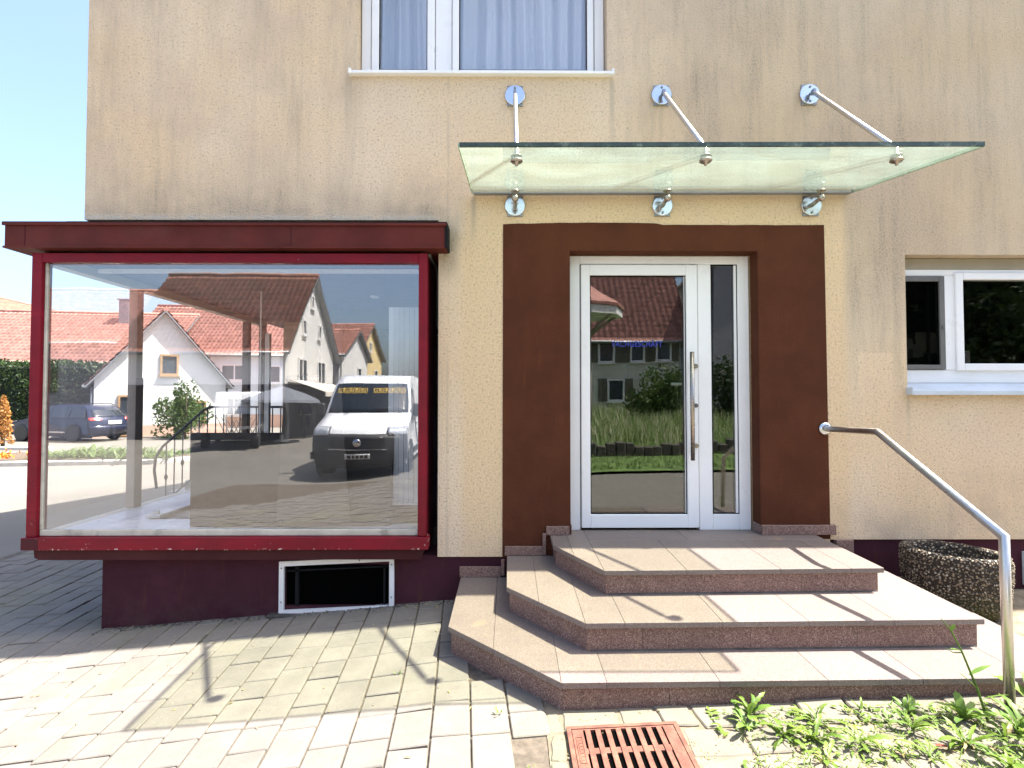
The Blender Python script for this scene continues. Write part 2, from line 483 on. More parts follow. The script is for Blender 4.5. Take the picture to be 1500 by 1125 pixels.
M['tile_old'] = mk('weathered_plum_roof_tile', (0.37, 0.17, 0.135), 0.8, 0, 0.25, 3.5, 0.2, 30, dirt=((0.14, 0.08, 0.07), 0.6))
M['farwin'] = mk('dark_window_pane', (0.05, 0.06, 0.07), 0.12, 0, 0.2)
M['woodtrim'] = mk('varnished_wood', (0.38, 0.24, 0.12), 0.6, 0, 0.1)
M['trimwhite'] = mk('white_trim', (0.75, 0.74, 0.72), 0.6, 0, 0.05)
M['shutter'] = mk('olive_shutter', (0.13, 0.12, 0.085), 0.7, 0, 0.1)
M['gutter'] = mk('zinc_gutter', (0.28, 0.29, 0.30), 0.5, 0.6)
M['carblue'] = mk('midnight_blue_car_paint', (0.022, 0.028, 0.055), 0.18, 0.2, 0.05, spec=0.7)
M['carwhite'] = mk('white_van_paint', (0.78, 0.79, 0.80), 0.22, 0, 0.03, spec=0.6)
M['plastic'] = mk('dark_bumper_plastic', (0.03, 0.031, 0.034), 0.55, 0, 0.1)
M['grille'] = mk('black_grille', (0.012, 0.012, 0.013), 0.4)
M['chrome'] = mk('chrome', (0.7, 0.7, 0.72), 0.12, 1.0, 0.02)
M['tyre'] = mk('tyre_rubber', (0.02, 0.02, 0.02), 0.8, 0, 0.1)
M['lampglass'] = mk('headlight_lens', (0.55, 0.57, 0.6), 0.1, 0.3, 0.2, 15)
M['taillight'] = mk('red_tail_light', (0.5, 0.03, 0.02), 0.15)
M['cargl'] = mk('dark_car_window', (0.02, 0.025, 0.03), 0.06, 0, 0.1, spec=0.8)
M['gold'] = mk('gold_vinyl', (0.62, 0.42, 0.09), 0.4, 0, 0.1)
M['plate'] = mk('number_plate', (0.68, 0.68, 0.66), 0.5, 0, 0.05)
M['iron'] = mk('dark_wrought_iron', (0.045, 0.048, 0.055), 0.5, 0.3, 0.15)
M['concrete'] = mk('pale_concrete', (0.42, 0.40, 0.36), 0.9, 0, 0.12, 4, 0.3, 60)
M['darkstone'] = mk('dark_rubble_stone', (0.07, 0.062, 0.052), 0.9, 0, 0.4, 9, 0.6, 20, bdist=0.02)
M['hedge'] = leaf_mat('dark_hedge_leaf', (0.012, 0.03, 0.008), (0.06, 0.10, 0.02), trans=0.2)
M['hedgecore'] = mk('hedge_core', (0.008, 0.014, 0.005), 0.9)
M['shrubleaf'] = leaf_mat('shrub_leaf', (0.045, 0.085, 0.018), (0.13, 0.19, 0.05))
M['orangeleaf'] = leaf_mat('rusty_conifer', (0.30, 0.13, 0.03), (0.50, 0.26, 0.08))
M['weed'] = leaf_mat('weed_leaf', (0.075, 0.145, 0.016), (0.20, 0.28, 0.045), trans=0.35)
M['weeddark'] = leaf_mat('broad_weed_leaf', (0.075, 0.15, 0.022), (0.18, 0.28, 0.05), trans=0.35)
M['dryweed'] = leaf_mat('dry_weed', (0.28, 0.24, 0.10), (0.42, 0.33, 0.16))
M['redleaf'] = leaf_mat('red_dry_leaf', (0.35, 0.05, 0.04), (0.45, 0.12, 0.07))
M['grass'] = leaf_mat('meadow_grass', (0.085, 0.15, 0.025), (0.19, 0.27, 0.07))
M['seedgrass'] = leaf_mat('pale_seed_grass', (0.42, 0.42, 0.26), (0.62, 0.60, 0.42))
M['turf'] = mk('turf_soil', (0.085, 0.14, 0.03), 0.95, 0, 0.4, 3, 0.5, 30)
M['bark'] = mk('bark', (0.09, 0.065, 0.045), 0.9, 0, 0.3, 10, 0.6, 40)
M['hill'] = mk('far_hillside', (0.25, 0.22, 0.20), 0.95, 0, 0.35, 0.05)
M['awning'] = mk('cream_awning_canvas', (0.68, 0.63, 0.54), 0.8, 0, 0.05)
M['umbrella'] = mk('grey_parasol_canvas', (0.13, 0.14, 0.16), 0.8, 0, 0.08)
M['skin'] = mk('skin', (0.48, 0.28, 0.20), 0.6, 0, 0.05)
M['navy'] = mk('navy_cloth', (0.025, 0.03, 0.06), 0.85, 0, 0.1)
M['blackcloth'] = mk('black_cloth', (0.015, 0.015, 0.016), 0.85, 0, 0.1)
M['orange'] = mk('orange_cloth', (0.55, 0.12, 0.03), 0.8, 0, 0.1)
M['hair'] = mk('brown_hair', (0.05, 0.03, 0.02), 0.7)
M['helmet'] = mk('white_helmet', (0.7, 0.7, 0.7), 0.4)
M['flower'] = mk('orange_blossom', (0.7, 0.25, 0.03), 0.7, 0, 0.3, 30)
M['box'] = mk('white_plastic_box', (0.6, 0.6, 0.57), 0.5, 0, 0.05)


# ------------------------------------------------------------------ mesh helpers
class MB:
    """collects shapes in world coordinates, links them as one mesh object"""
    def __init__(s):
        s.bm = bmesh.new()
        s.slots = []
        s.smooth_from = None

    def _face(s, vs, mi=0, smooth=False):
        try:
            f = s.bm.faces.new(vs)
            f.material_index = mi
            f.smooth = smooth
            return f
        except ValueError:
            return None

    def box(s, x0, x1, y0, y1, z0, z1, b=0.0, mi=0):
        x0, x1 = min(x0, x1), max(x0, x1)
        y0, y1 = min(y0, y1), max(y0, y1)
        z0, z1 = min(z0, z1), max(z0, z1)
        v = [s.bm.verts.new(p) for p in ((x0, y0, z0), (x1, y0, z0), (x1, y1, z0), (x0, y1, z0), (x0, y0, z1), (x1, y0, z1), (x1, y1, z1), (x0, y1, z1))]
        fs = [s._face([v[i] for i in q], mi) for q in ((0, 3, 2, 1), (4, 5, 6, 7), (0, 1, 5, 4), (1, 2, 6, 5), (2, 3, 7, 6), (3, 0, 4, 7))]
        if b > 0:
            es = set(e for f in fs for e in f.edges)
            r = bmesh.ops.bevel(s.bm, geom=list(es), offset=b, segments=1, affect='EDGES', profile=0.5)
            for f in r['faces']:
                f.material_index = mi
        return s

    def prism(s, poly, z0, z1, b=0.0, mi=0):
        a = [s.bm.verts.new((p[0], p[1], z0)) for p in poly]
        c = [s.bm.verts.new((p[0], p[1], z1)) for p in poly]
        n = len(poly)
        fs = [s._face(list(reversed(a)), mi), s._face(c, mi)]
        for i in range(n):
            j = (i + 1) % n
            fs.append(s._face([a[i], a[j], c[j], c[i]], mi))
        fs = [f for f in fs if f]
        bmesh.ops.recalc_face_normals(s.bm, faces=fs)
        if b > 0:
            es = set(e for f in fs for e in f.edges)
            bmesh.ops.bevel(s.bm, geom=list(es), offset=b, segments=1, affect='EDGES', profile=0.5)
        return s

    def prism_y(s, poly, y0, y1, mi=0):
        """poly in (x, z), extruded along y"""
        a = [s.bm.verts.new((p[0], y0, p[1])) for p in poly]
        c = [s.bm.verts.new((p[0], y1, p[1])) for p in poly]
        n = len(poly)
        fs = [s._face(a, mi), s._face(list(reversed(c)), mi)]
        for i in range(n):
            j = (i + 1) % n
            fs.append(s._face([a[j], a[i], c[i], c[j]], mi))
        bmesh.ops.recalc_face_normals(s.bm, faces=[f for f in fs if f])
        return s

    def hexa(s, p):
        v = [s.bm.verts.new(q) for q in p]
        fs = [s._face([v[i] for i in q]) for q in ((0, 3, 2, 1), (4, 5, 6, 7), (0, 1, 5, 4), (1, 2, 6, 5), (2, 3, 7, 6), (3, 0, 4, 7))]
        bmesh.ops.recalc_face_normals(s.bm, faces=[f for f in fs if f])
        return s

    def tube(s, path, r, n=12, cap=True, mi=0, smooth=True):
        P = [Vector(p) for p in path]
        rr = r if isinstance(r, (list, tuple)) else [r] * len(P)
        rings = []
        up = None
        for i, p in enumerate(P):
            d0 = (P[i] - P[i - 1]).normalized() if i > 0 else None
            d1 = (P[i + 1] - P[i]).normalized() if i < len(P) - 1 else None
            if d0 is None:
                t = d1
                k = 1.0
            elif d1 is None:
                t = d0
                k = 1.0
            else:
                t = (d0 + d1).normalized()
                k = 1.0 / max(0.4, t.dot(d0))
            if up is None:
                up = Vector((0, 0, 1)) if abs(t.z) < 0.9 else Vector((1, 0, 0))
            u = t.cross(up)
            if u.length < 1e-4:
                u = t.cross(Vector((0, 1, 0)))
            u.normalize()
            w = u.cross(t).normalized()
            bend = None
            if d0 is not None and d1 is not None and (d1 - d0).length > 1e-4:
                bend = (d1 - d0).normalized()
            ring = []
            for j in range(n):
                a = 2 * math.pi * j / n
                off = u * math.cos(a) * rr[i] + w * math.sin(a) * rr[i]
                if bend is not None:
                    c = off.dot(bend)
                    off = off + bend * c * (k - 1)
                ring.append(s.bm.verts.new(p + off))
            rings.append(ring)
        for a, b in zip(rings, rings[1:]):
            for j in range(n):
                l = (j + 1) % n
                s._face([a[j], a[l], b[l], b[j]], mi, smooth)
        if cap:
            s._face(list(reversed(rings[0])), mi)
            s._face(rings[-1], mi)
        return s

    def lathe(s, prof, c=(0, 0, 0), axis='z', n=24, sx=1.0, sy=1.0, rot=0.0, mi=0, smooth=True, close=False):
        rings = []
        for r, h in prof:
            ring = []
            for j in range(n):
                a = 2 * math.pi * j / n
                x, y = r * math.cos(a) * sx, r * math.sin(a) * sy
                x, y = x * math.cos(rot) - y * math.sin(rot), x * math.sin(rot) + y * math.cos(rot)
                if axis == 'z':
                    q = (c[0] + x, c[1] + y, c[2] + h)
                elif axis == 'y':
                    q = (c[0] + x, c[1] + h, c[2] + y)
                else:
                    q = (c[0] + h, c[1] + x, c[2] + y)
                ring.append(s.bm.verts.new(q))
            rings.append(ring)
        fs = []
        pr = list(zip(rings, rings[1:]))
        if close:
            pr.append((rings[-1], rings[0]))
        for a, b in pr:
            for j in range(n):
                l = (j + 1) % n
                fs.append(s._face([a[j], a[l], b[l], b[j]], mi, smooth))
        if not close:
            if prof[0][0] > 1e-5:
                fs.append(s._face(list(reversed(rings[0])), mi))
            if prof[-1][0] > 1e-5:
                fs.append(s._face(rings[-1], mi))
        bmesh.ops.recalc_face_normals(s.bm, faces=[f for f in fs if f])
        return s

    def quad(s, pts, mi=0, smooth=False):
        s._face([s.bm.verts.new(p) for p in pts], mi, smooth)
        return s

    def grid(s, f, nu, nv, mi=0, smooth=True):
        vs = [[s.bm.verts.new(f(i / nu, j / nv)) for j in range(nv + 1)] for i in range(nu + 1)]
        for i in range(nu):
            for j in range(nv):
                s._face([vs[i][j], vs[i + 1][j], vs[i + 1][j + 1], vs[i][j + 1]], mi, smooth)
        return s

    def split(s, name, mat, parent=None, local=False):
        """one object per separate piece"""
        s.bm.verts.index_update()
        seen, out = set(), []
        for v0 in list(s.bm.verts):
            if v0.index in seen:
                continue
            isl, todo = [], [v0]
            seen.add(v0.index)
            while todo:
                v = todo.pop()
                isl.append(v)
                for e in v.link_edges:
                    w = e.other_vert(v)
                    if w.index not in seen:
                        seen.add(w.index)
                        todo.append(w)
            mb = MB()
            mp = {v.index: mb.bm.verts.new(v.co) for v in isl}
            for f in {f for v in isl for f in v.link_faces}:
                mb._face([mp[v.index] for v in f.verts], f.material_index, f.smooth)
            out.append(mb.build(name, mat, parent, local))
        s.bm.free()
        return out

    def build(s, name, mat, parent=None, local=False):
        me = bpy.data.meshes.new(name)
        s.bm.to_mesh(me)
        s.bm.free()
        for m in (mat if isinstance(mat, (list, tuple)) else [mat]):
            me.materials.append(m)
        o = bpy.data.objects.new(name, me)
        COL.objects.link(o)
        if parent is not None:
            o.parent = parent
            if not local:
                off = Vector((0, 0, 0))
                q = parent
                while q is not None:
                    off += q.location
                    q = q.parent
                me.transform(Matrix.Translation(-off))
        return o


def tag(o, label, cat, group=None, kind=None):
    o['label'] = label
    o['category'] = cat
    if group:
        o['group'] = group
    if kind:
        o['kind'] = kind
    return o


def thing(name, label, cat, loc=(0, 0, 0), rz=0.0, group=None):
    o = bpy.data.objects.new(name, None)
    o.empty_display_size = 0.2
    COL.objects.link(o)
    o.location = loc
    o.rotation_euler = (0, 0, rz)
    return tag(o, label, cat, group)


def kind(o, k):
    o['kind'] = k
    return o


def copy_tree(o, parent=None):
    c = o.copy()
    COL.objects.link(c)
    c.parent = parent
    for ch in list(o.children):
        copy_tree(ch, c)
    return c


def dup_part(src, loc, parent, rot=None):
    c = src.copy()
    COL.objects.link(c)
    c.parent = parent
    c.location = loc
    if rot:
        c.rotation_euler = rot
    return c


# ------------------------------------------------------------------ terrain
GP = [(-400, -1.80), (-4.2, -1.80), (-3.07, -1.739), (-0.44, -1.528), (2.34, -1.46), (6, -1.43), (400, -1.43)]


def g(x):
    for (a, za), (b, zb) in zip(GP, GP[1:]):
        if x <= b:
            return za + (zb - za) * (x - a) / (b - a)
    return GP[-1][1]


def gslope(x):
    for (a, za), (b, zb) in zip(GP, GP[1:]):
        if x <= b:
            return (zb - za) / (b - a)
    return 0.0


def sheet(name, xs, y0, y1, dz, mat, k='structure', parent=None):
    mb = MB()
    for a, b in zip(xs, xs[1:]):
        mb.quad([(a, y0, g(a) + dz), (b, y0, g(b) + dz), (b, y1, g(b) + dz), (a, y1, g(a) + dz)])
    o = mb.build(name, mat, parent)
    if k:
        o['kind'] = k
    return o


XS = [-400, -60, -20, -4.2, -3.07, -1.7, -0.44, 1.0, 2.34, 6, 60, 400]
sheet('ground', XS, -400, 400, -0.022, M['asphalt'])

hl = MB()
def hillf(u, v):
    x = -380 + 760 * u
    y = -170 - 190 * v
    h = -3 + 15 * math.sin(v * math.pi * 0.5) * (0.75 + 0.5 * mnoise.noise((x * 0.012, y * 0.012, 0)))
    return (x, y, h)
hl.grid(hillf, 60, 8)
kind(hl.build('hills', M['hill']), 'structure')
hl = MB()
def hillf2(u, v):
    x = -390 + 300 * u
    y = 60 + 300 * u + 80 * v
    return (x - 60 * v, y, -3 + 5 * math.sin(v * math.pi * 0.5) * (0.75 + 0.5 * mnoise.noise((x * 0.02, y * 0.02, 3))))
hl.grid(hillf2, 40, 6)
kind(hl.build('hills', M['hill']), 'structure')

# ------------------------------------------------------------------ the shop building
WT = 3.85          # top of the wall
XR = 9.0           # far end of the wall
shop = thing('shop_building', 'cream roughcast shop building with weathered streaks and brown door surround', 'building', (0, 0, g(0)))


def wall_openings(mb, x0, x1, z0, z1, holes, y=0.0, depth=0.30, mi=0, reveal=True):
    """front face at y with holes (x0,x1,z0,z1,depth) and their reveals"""
    xs = sorted({x0, x1, *[h[0] for h in holes], *[h[1] for h in holes]})
    zs = sorted({z0, z1, *[h[2] for h in holes], *[h[3] for h in holes]})
    xs = [x for x in xs if x0 <= x <= x1]
    zs = [z for z in zs if z0 <= z <= z1]
    for a, b in zip(xs, xs[1:]):
        for c, d in zip(zs, zs[1:]):
            mx, mz = (a + b) / 2, (c + d) / 2
            if any(h[0] < mx < h[1] and h[2] < mz < h[3] for h in holes):
                continue
            mb.quad([(a, y, c), (b, y, c), (b, y, d), (a, y, d)])
            mb.quad([(b, y + depth, c), (a, y + depth, c), (a, y + depth, d), (b, y + depth, d)])
    for h in holes if reveal else ():
        a, b, c, d = h[:4]
        for p, q in (((a, c), (b, c)), ((b, c), (b, d)), ((b, d), (a, d)), ((a, d), (a, c))):
            if p[1] <= z0 and q[1] <= z0:
                continue
            mb.quad([(p[0], y, p[1]), (p[0], y + depth, p[1]), (q[0], y + depth, q[1]), (q[0], y, q[1])])
    bmesh.ops.remove_doubles(mb.bm, verts=mb.bm.verts[:], dist=0.0005)


DOOR = (0.459, 1.905, -1.045, 1.123)
UPW = (-1.175, 0.755, 2.495, 3.60)
RW = (3.036, 5.2, 0.06, 1.095)
mb = MB()
wall_openings(mb, -0.54, XR, -1.20, WT, [DOOR, (UPW[0], UPW[1], UPW[2], UPW[3]), RW, (2.425, XR, -1.21, -1.075)])
w1 = mb.build('wall', M['stucco'], shop)
mb = MB()
wall_openings(mb, -3.24, -0.54, 1.355, WT, [(UPW[0], UPW[1], UPW[2], UPW[3])], reveal=False)
# closing edge over the shop window and the pier's flank
mb.quad([(-3.24, 0, 1.355), (-0.54, 0, 1.355), (-0.54, 0.3, 1.355), (-3.24, 0.3, 1.355)])
w2 = mb.build('wall', M['stucco'], shop)
mb = MB()
mb.box(-0.54, -0.30, 0.004, 0.30, -1.199, 1.354)
mb.build('pier', M['stucco'], shop)
mb = MB()
mb.box(-3.24, -2.94, 0.30, 9.0, 1.355, WT)
mb.box(-3.24, -2.94, 3.50, 9.0, -1.20, 1.354)
mb.box(XR - 0.3, XR, 0.30, 9.0, -1.20, WT)
mb.box(-3.24, XR, 9.0, 9.3, -1.6, WT)
mb.build('wall', M['stucco'], shop)
# plinth: set back a little under the render
mb = MB()
wall_openings(mb, -3.066, 0.35, -1.95, -1.1975, [(-1.692, -0.902, -1.575, -1.262)], 0.022, 0.278)
mb.quad([(-3.066, 0.022, -1.1975), (0.35, 0.022, -1.1975), (0.35, 0.30, -1.1975), (-3.066, 0.30, -1.1975)])
mb.quad([(-3.066, 0.022, -1.95), (-3.066, 0.022, -1.1975), (-3.066, 0.30, -1.1975), (-3.066, 0.30, -1.95)])
mb.quad([(0.35, 0.022, -1.95), (0.35, 0.022, -1.1975), (0.35, 0.30, -1.1975), (0.35, 0.30, -1.95)])
mb.box(2.40, XR, 0.022, 0.30, -1.95, -1.077)
mb.box(-3.066, -2.9, 0.30, 9.2, -1.95, -1.202)
mb.build('plinth', M['plinth'], shop)
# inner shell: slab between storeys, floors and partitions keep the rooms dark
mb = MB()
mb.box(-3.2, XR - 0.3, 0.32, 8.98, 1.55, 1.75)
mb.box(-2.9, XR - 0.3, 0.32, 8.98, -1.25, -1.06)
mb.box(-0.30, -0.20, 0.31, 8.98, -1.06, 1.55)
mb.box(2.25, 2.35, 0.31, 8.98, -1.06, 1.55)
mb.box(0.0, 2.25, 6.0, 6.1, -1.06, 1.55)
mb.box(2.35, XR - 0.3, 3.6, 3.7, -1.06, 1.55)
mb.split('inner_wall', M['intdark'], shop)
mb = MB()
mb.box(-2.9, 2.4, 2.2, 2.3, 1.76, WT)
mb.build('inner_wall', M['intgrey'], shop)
# roof
mb = MB()
nt = 60
def roofz(t):
    return WT + 0.03 + t * 3.4
for sgn in (0, 1):
    ya, yb = (0.03, 4.65) if sgn == 0 else (9.30, 4.65)
    def rf(u, v, ya=ya, yb=yb):
        row = v * 14
        k = row - math.floor(row)
        return (-3.26 + (XR + 3.28) * u, ya + (yb - ya) * v, WT + 0.05 + v * 3.4 + 0.025 * (1 - k) + 0.02 * math.sin(u * 2 * math.pi * 40))
    mb.grid(rf, 160, 28)
kind(mb.build('roof_tiles', M['tile_brown'], shop), 'stuff')
mb = MB()
for xx in (-3.22, XR - 0.28):
    mb.hexa([(xx, 0.05, WT), (xx + 0.26, 0.05, WT), (xx + 0.26, 9.28, WT), (xx, 9.28, WT), (xx, 4.6, WT + 3.38), (xx + 0.26, 4.6, WT + 3.38), (xx + 0.26, 4.7, WT + 3.38), (xx, 4.7, WT + 3.38)])
mb.split('gable', M['stucco'], shop)

# brown painted surround with a slightly wavering top edge, 4 mm proud
def surround():
    mb = MB()
    pts_top = []
    n = 40
    xl, xr = -0.048, 2.415
    for i in range(n + 1):
        x = xl + (xr - xl) * i / n
        bow = 0.012 * math.sin((x - xl) * 2.1) if x < 1.15 else -0.004
        pts_top.append((x, 1.325 + bow + 0.004 * mnoise.noise((x * 9, 0, 0))))
    dl, dr, dt = DOOR[0], DOOR[1], DOOR[3]
    def strip(poly):
        mb.prism_y(poly, -0.004, 0.001)
    left = [(x, z) for x, z in pts_top if x <= dl]
    mid = [(x, z) for x, z in pts_top if dl < x < dr]
    right = [(x, z) for x, z in pts_top if x >= dr]
    zl = mid[0][1]
    zr = mid[-1][1]
    strip([(xl - 0.004, -1.205), (dl, -1.205), (dl, zl)] + list(reversed(left)))
    strip([(dl, dt), (dr, dt), (dr, zr)] + list(reversed(mid)) + [(dl, zl)])
    strip([(dr, -1.07), (xr + 0.012, -1.07)] + list(reversed(right)) + [(dr, zr)])
    bmesh.ops.remove_doubles(mb.bm, verts=mb.bm.verts[:], dist=0.0003)
    return mb.build('door_surround', M['brown'], shop)


surround()
# reveal of the doorway in the same brown, in front of the frame
mb = MB()
mb.box(DOOR[0] - 0.002, DOOR[0] + 0.004, -0.003, 0.125, -1.04, DOOR[3])
mb.box(DOOR[1] - 0.004, DOOR[1] + 0.002, -0.003, 0.125, -1.04, DOOR[3])
mb.box(DOOR[0] - 0.002, DOOR[1] + 0.002, -0.0025, 0.125, DOOR[3] - 0.004, DOOR[3] + 0.002)
mb.build('door_reveal', M['brown'], shop)

# ------------------------------------------------------------------ entrance door
door = bpy.data.objects.new('door', None)
COL.objects.link(door)
door.parent = shop
door.location = Vector((1.0, 0.13, -1.04)) - shop.location
YD = 0.13
fr = MB()
x0, x1, z0, z1 = 0.472, 1.892, -1.036, 1.117
fr.box(x0, 0.556, YD, YD + 0.09, z0, z1, 0.004)
fr.box(1.802, x1, YD, YD + 0.09, z0, z1, 0.004)
fr.box(0.5562, 1.8018, YD, YD + 0.09, 1.052, z1, 0.004)
fr.box(1.487, 1.592, YD, YD + 0.09, z0, 1.0518, 0.004)
fr.box(1.5922, 1.8018, YD, YD + 0.09, z0, -0.912, 0.004)
fr.build('frame', M['pvc'], door)
lf = MB()
lx0, lx1, lz0, lz1 = 0.563, 1.480, -1.016, 1.046
gx0, gx1, gz0, gz1 = 0.634, 1.392, -0.912, 0.962
for a, b, c, d in ((lx0, gx0, lz0, lz1), (gx1, lx1, lz0, lz1), (gx0 + .0002, gx1 - .0002, lz0, gz0), (gx0 + .0002, gx1 - .0002, gz1, lz1)):
    lf.box(a, b, YD - 0.012, YD + 0.068, c, d, 0.004)
lf.build('leaf', M['pvc'], door)
gk = MB()
for (a, b, c, d) in ((gx0, gx1, gz0, gz1), (1.5925, 1.8015, -0.9115, 1.0515)):
    for q in ((a, a + 0.008, c, d), (b - 0.008, b, c, d), (a + 0.008, b - 0.008, c, c + 0.008), (a + 0.008, b - 0.008, d - 0.008, d)):
        gk.box(q[0], q[1], YD + 0.004, YD + 0.03, q[2], q[3])
gk.box(lx0 + 0.01, lx1 - 0.01, YD + 0.02, YD + 0.05, -1.034, -1.0165)
gk.box(0.5564, 0.5628, YD + 0.03, YD + 0.06, -1.03, 1.05)
gk.box(1.4802, 1.4868, YD + 0.03, YD + 0.06, -1.03, 1.05)
gk.box(0.5564, 1.4868, YD + 0.03, YD + 0.06, 1.0462, 1.0516)
gk.build('gasket', M['gasket'], door)
pn = MB()
pn.box(gx0 + 0.004, gx1 - 0.004, YD + 0.012, YD + 0.034, gz0 + 0.004, gz1 - 0.004)
pn.build('pane', M['doorglass'], door)
pn = MB()
pn.box(1.596, 1.798, YD + 0.012, YD + 0.034, -0.908, 1.048)
pn.build('pane', M['doorglass'], door)
wd = MB()
wd.box(1.775, 1.7985, YD + 0.0045, YD + 0.011, -0.905, 1.045)
wd.box(1.3795, 1.3905, YD + 0.0045, YD + 0.011, -0.905, 0.955)
wd.split('glazing_bead', M['pvc'], door)
hd = MB()
hd.tube([(1.412, YD - 0.075, -0.485), (1.412, YD - 0.075, 0.352)], 0.0155, 14)
for hz in (0.243, -0.378):
    hd.tube([(1.412, YD - 0.070, hz), (1.452, YD - 0.012, hz)], 0.009, 10)
    hd.lathe([(0.024, -0.014), (0.024, -0.002), (0.0, 0.0)], (1.455, YD - 0.012, hz), 'y', 16, 1, 0.75)
hd.build('pull_handle', M['steeldark'], door)
lk = MB()
lk.lathe([(0.0, -0.020), (0.016, -0.020), (0.017, -0.012), (0.017, -0.010)], (1.462, YD, -0.064), 'y', 16)
lk.build('lock_cylinder', M['screen'], door)
# inside lever seen through the pane
lv = MB()
lv.box(1.30, 1.385, YD + 0.085, YD + 0.10, 0.095, 0.118, 0.004)
lv.build('lever', M['pvc'], door)
# dark hall: an inner door and a poster board at the back
hl = MB()
hl.box(0.55, 1.15, 2.5, 2.53, -1.05, 0.25)
hl.build('hall_board', M['intgrey'], shop)
hl = MB()
hl.box(2.0, 2.03, 2.2, 2.9, -0.2, 0.75)
hl.build('hall_panel', M['intgrey'], shop)
# lettering
cu = bpy.data.curves.new('lettering', 'FONT')
cu.body = 'FACHGESCHÄFT'
cu.size = 0.066
cu.extrude = 0.0006
cu.offset = 0.0009
cu.space_character = 1.12
cu.align_x = 'CENTER'
cu.align_y = 'CENTER'
cu.materials.append(M['blue'])
lt0 = bpy.data.objects.new('lettering_outline', cu)
COL.objects.link(lt0)
bpy.context.view_layer.update()
lme = bpy.data.meshes.new_from_object(lt0.evaluated_get(bpy.context.evaluated_depsgraph_get()))
bpy.data.objects.remove(lt0)
lt = bpy.data.objects.new('lettering', lme)
COL.objects.link(lt)
lt.parent = door
lt.location = Vector((1.01, YD + 0.0105, 0.418)) - shop.location - door.location
lt.rotation_euler = (R(90), 0, 0)
lw_ = max(v.co.x for v in lme.vertices) - min(v.co.x for v in lme.vertices)
lt.scale = (0.393 / lw_, 0.92, 1)

# granite skirting on the wall beside the steps
def skirt(name_parent, boxes):
    for b in boxes:
        m_ = MB()
        m_.box(*b, 0.003)
        m_.build('skirting', M['riser'], name_parent)


# ------------------------------------------------------------------ upper window
uw = bpy.data.objects.new('window', None)
COL.objects.link(uw)
uw.parent = shop
uw.location = Vector((-0.2, 0.1, 2.5)) - shop.location
Y = 0.10
f = MB()
ux0, ux1, uz0, uz1 = UPW[0] + 0.006, UPW[1] - 0.006, UPW[2] + 0.004, UPW[3] - 0.004
f.box(ux0, ux0 + 0.075, Y, Y + 0.08, uz0, uz1, 0.004)
f.box(ux1 - 0.075, ux1, Y, Y + 0.08, uz0, uz1, 0.004)
f.box(ux0 + 0.0752, ux1 - 0.0752, Y, Y + 0.08, uz0, uz0 + 0.035, 0.004)
f.box(ux0 + 0.0752, ux1 - 0.0752, Y, Y + 0.08, uz1 - 0.06, uz1, 0.004)
f.box(-0.585, -0.455, Y, Y + 0.08, uz0 + 0.0352, uz1 - 0.0602, 0.004)
f.build('frame', M['pvc'], uw)
for (a, b) in ((ux0 + 0.082, -0.590), (-0.450, ux1 - 0.082)):
    c, d = uz0 + 0.038, uz1 - 0.065
    s = MB()
    w = 0.058 if a < -0.7 else 0.052
    s.box(a, a + w, Y - 0.014, Y + 0.05, c, d, 0.005)
    s.box(b - w, b, Y - 0.014, Y + 0.05, c, d, 0.005)
    s.box(a + w + .0003, b - w - .0003, Y - 0.014, Y + 0.05, c, c + 0.045, 0.005)
    s.box(a + w + .0003, b - w - .0003, Y - 0.014, Y + 0.05, d - 0.045, d, 0.005)
    s.build('sash', M['pvc'], uw)
    s = MB()
    for q in ((a + w, a + w + 0.006, c + 0.045, d - 0.045), (b - w - 0.006, b - w, c + 0.045, d - 0.045), (a + w + .006, b - w - .006, c + 0.045, c + 0.051)):
        s.box(q[0], q[1], Y - 0.006, Y + 0.01, q[2], q[3])
    s.build('gasket', M['gasket'], uw)
    s = MB()
    s.box(a + w + 0.002, b - w - 0.002, Y + 0.012, Y + 0.034, c + 0.047, d - 0.047)
    s.build('pane', M['skyglass'], uw)
s = MB()
s.box(-1.225, 0.80, -0.045, Y - 0.001, 2.472, 2.494, 0.003)
s.box(0.785, 0.803, -0.048, 0.002, 2.468, 2.512, 0.003)
s.box(-1.228, -1.210, -0.048, 0.002, 2.468, 2.512, 0.003)
s.build('sill', M['pvc'], uw)
cm = MB()
for (a, b, ph) in ((-1.17, -0.50, 0.4), (-0.52, 0.755, 1.9)):
    def cf(u, v, a=a, b=b, ph=ph):
        x = a + (b - a) * u
        k = mnoise.noise((x * 2.2 + ph, 0, 0)) * 4
        yy = 0.30 + 0.045 * math.sin(x * 38 + k) + 0.026 * math.sin(x * 87 + 2 * k) + 0.01 * math.sin(v * 3 + x * 8)
        return (x + 0.02 * math.sin(v * 2 + x * 7) * (1 - v), yy, 2.35 + 1.3 * v)
    cm.grid(cf, 130, 8)
cm.build('curtain', M['curtain'], uw)
def leaf_blade(mb, base, d, L, w, droop, mi=0, seg=3):
    b = Vector(base)
    d = Vector(d).normalized()
    side = d.cross(Vector((0, 0, 1)))
    if side.length < 0.05:
        side = Vector((1, 0, 0))
    side.normalize()
    pts = []
    for i in range(seg + 1):
        t = i / seg
        p = b + d * L * t + Vector((0, 0, -droop * L * t * t))
        ww = w * math.sin(math.pi * min(0.98, 0.12 + 0.86 * t)) * 0.5
        pts.append((p - side * ww, p + side * ww))
    vs = [(mb.bm.verts.new(p), mb.bm.verts.new(q)) for p, q in pts]
    for (a, b_), (c, d_) in zip(vs, vs[1:]):
        mb._face([a, b_, d_, c], mi, True)
pm = MB()
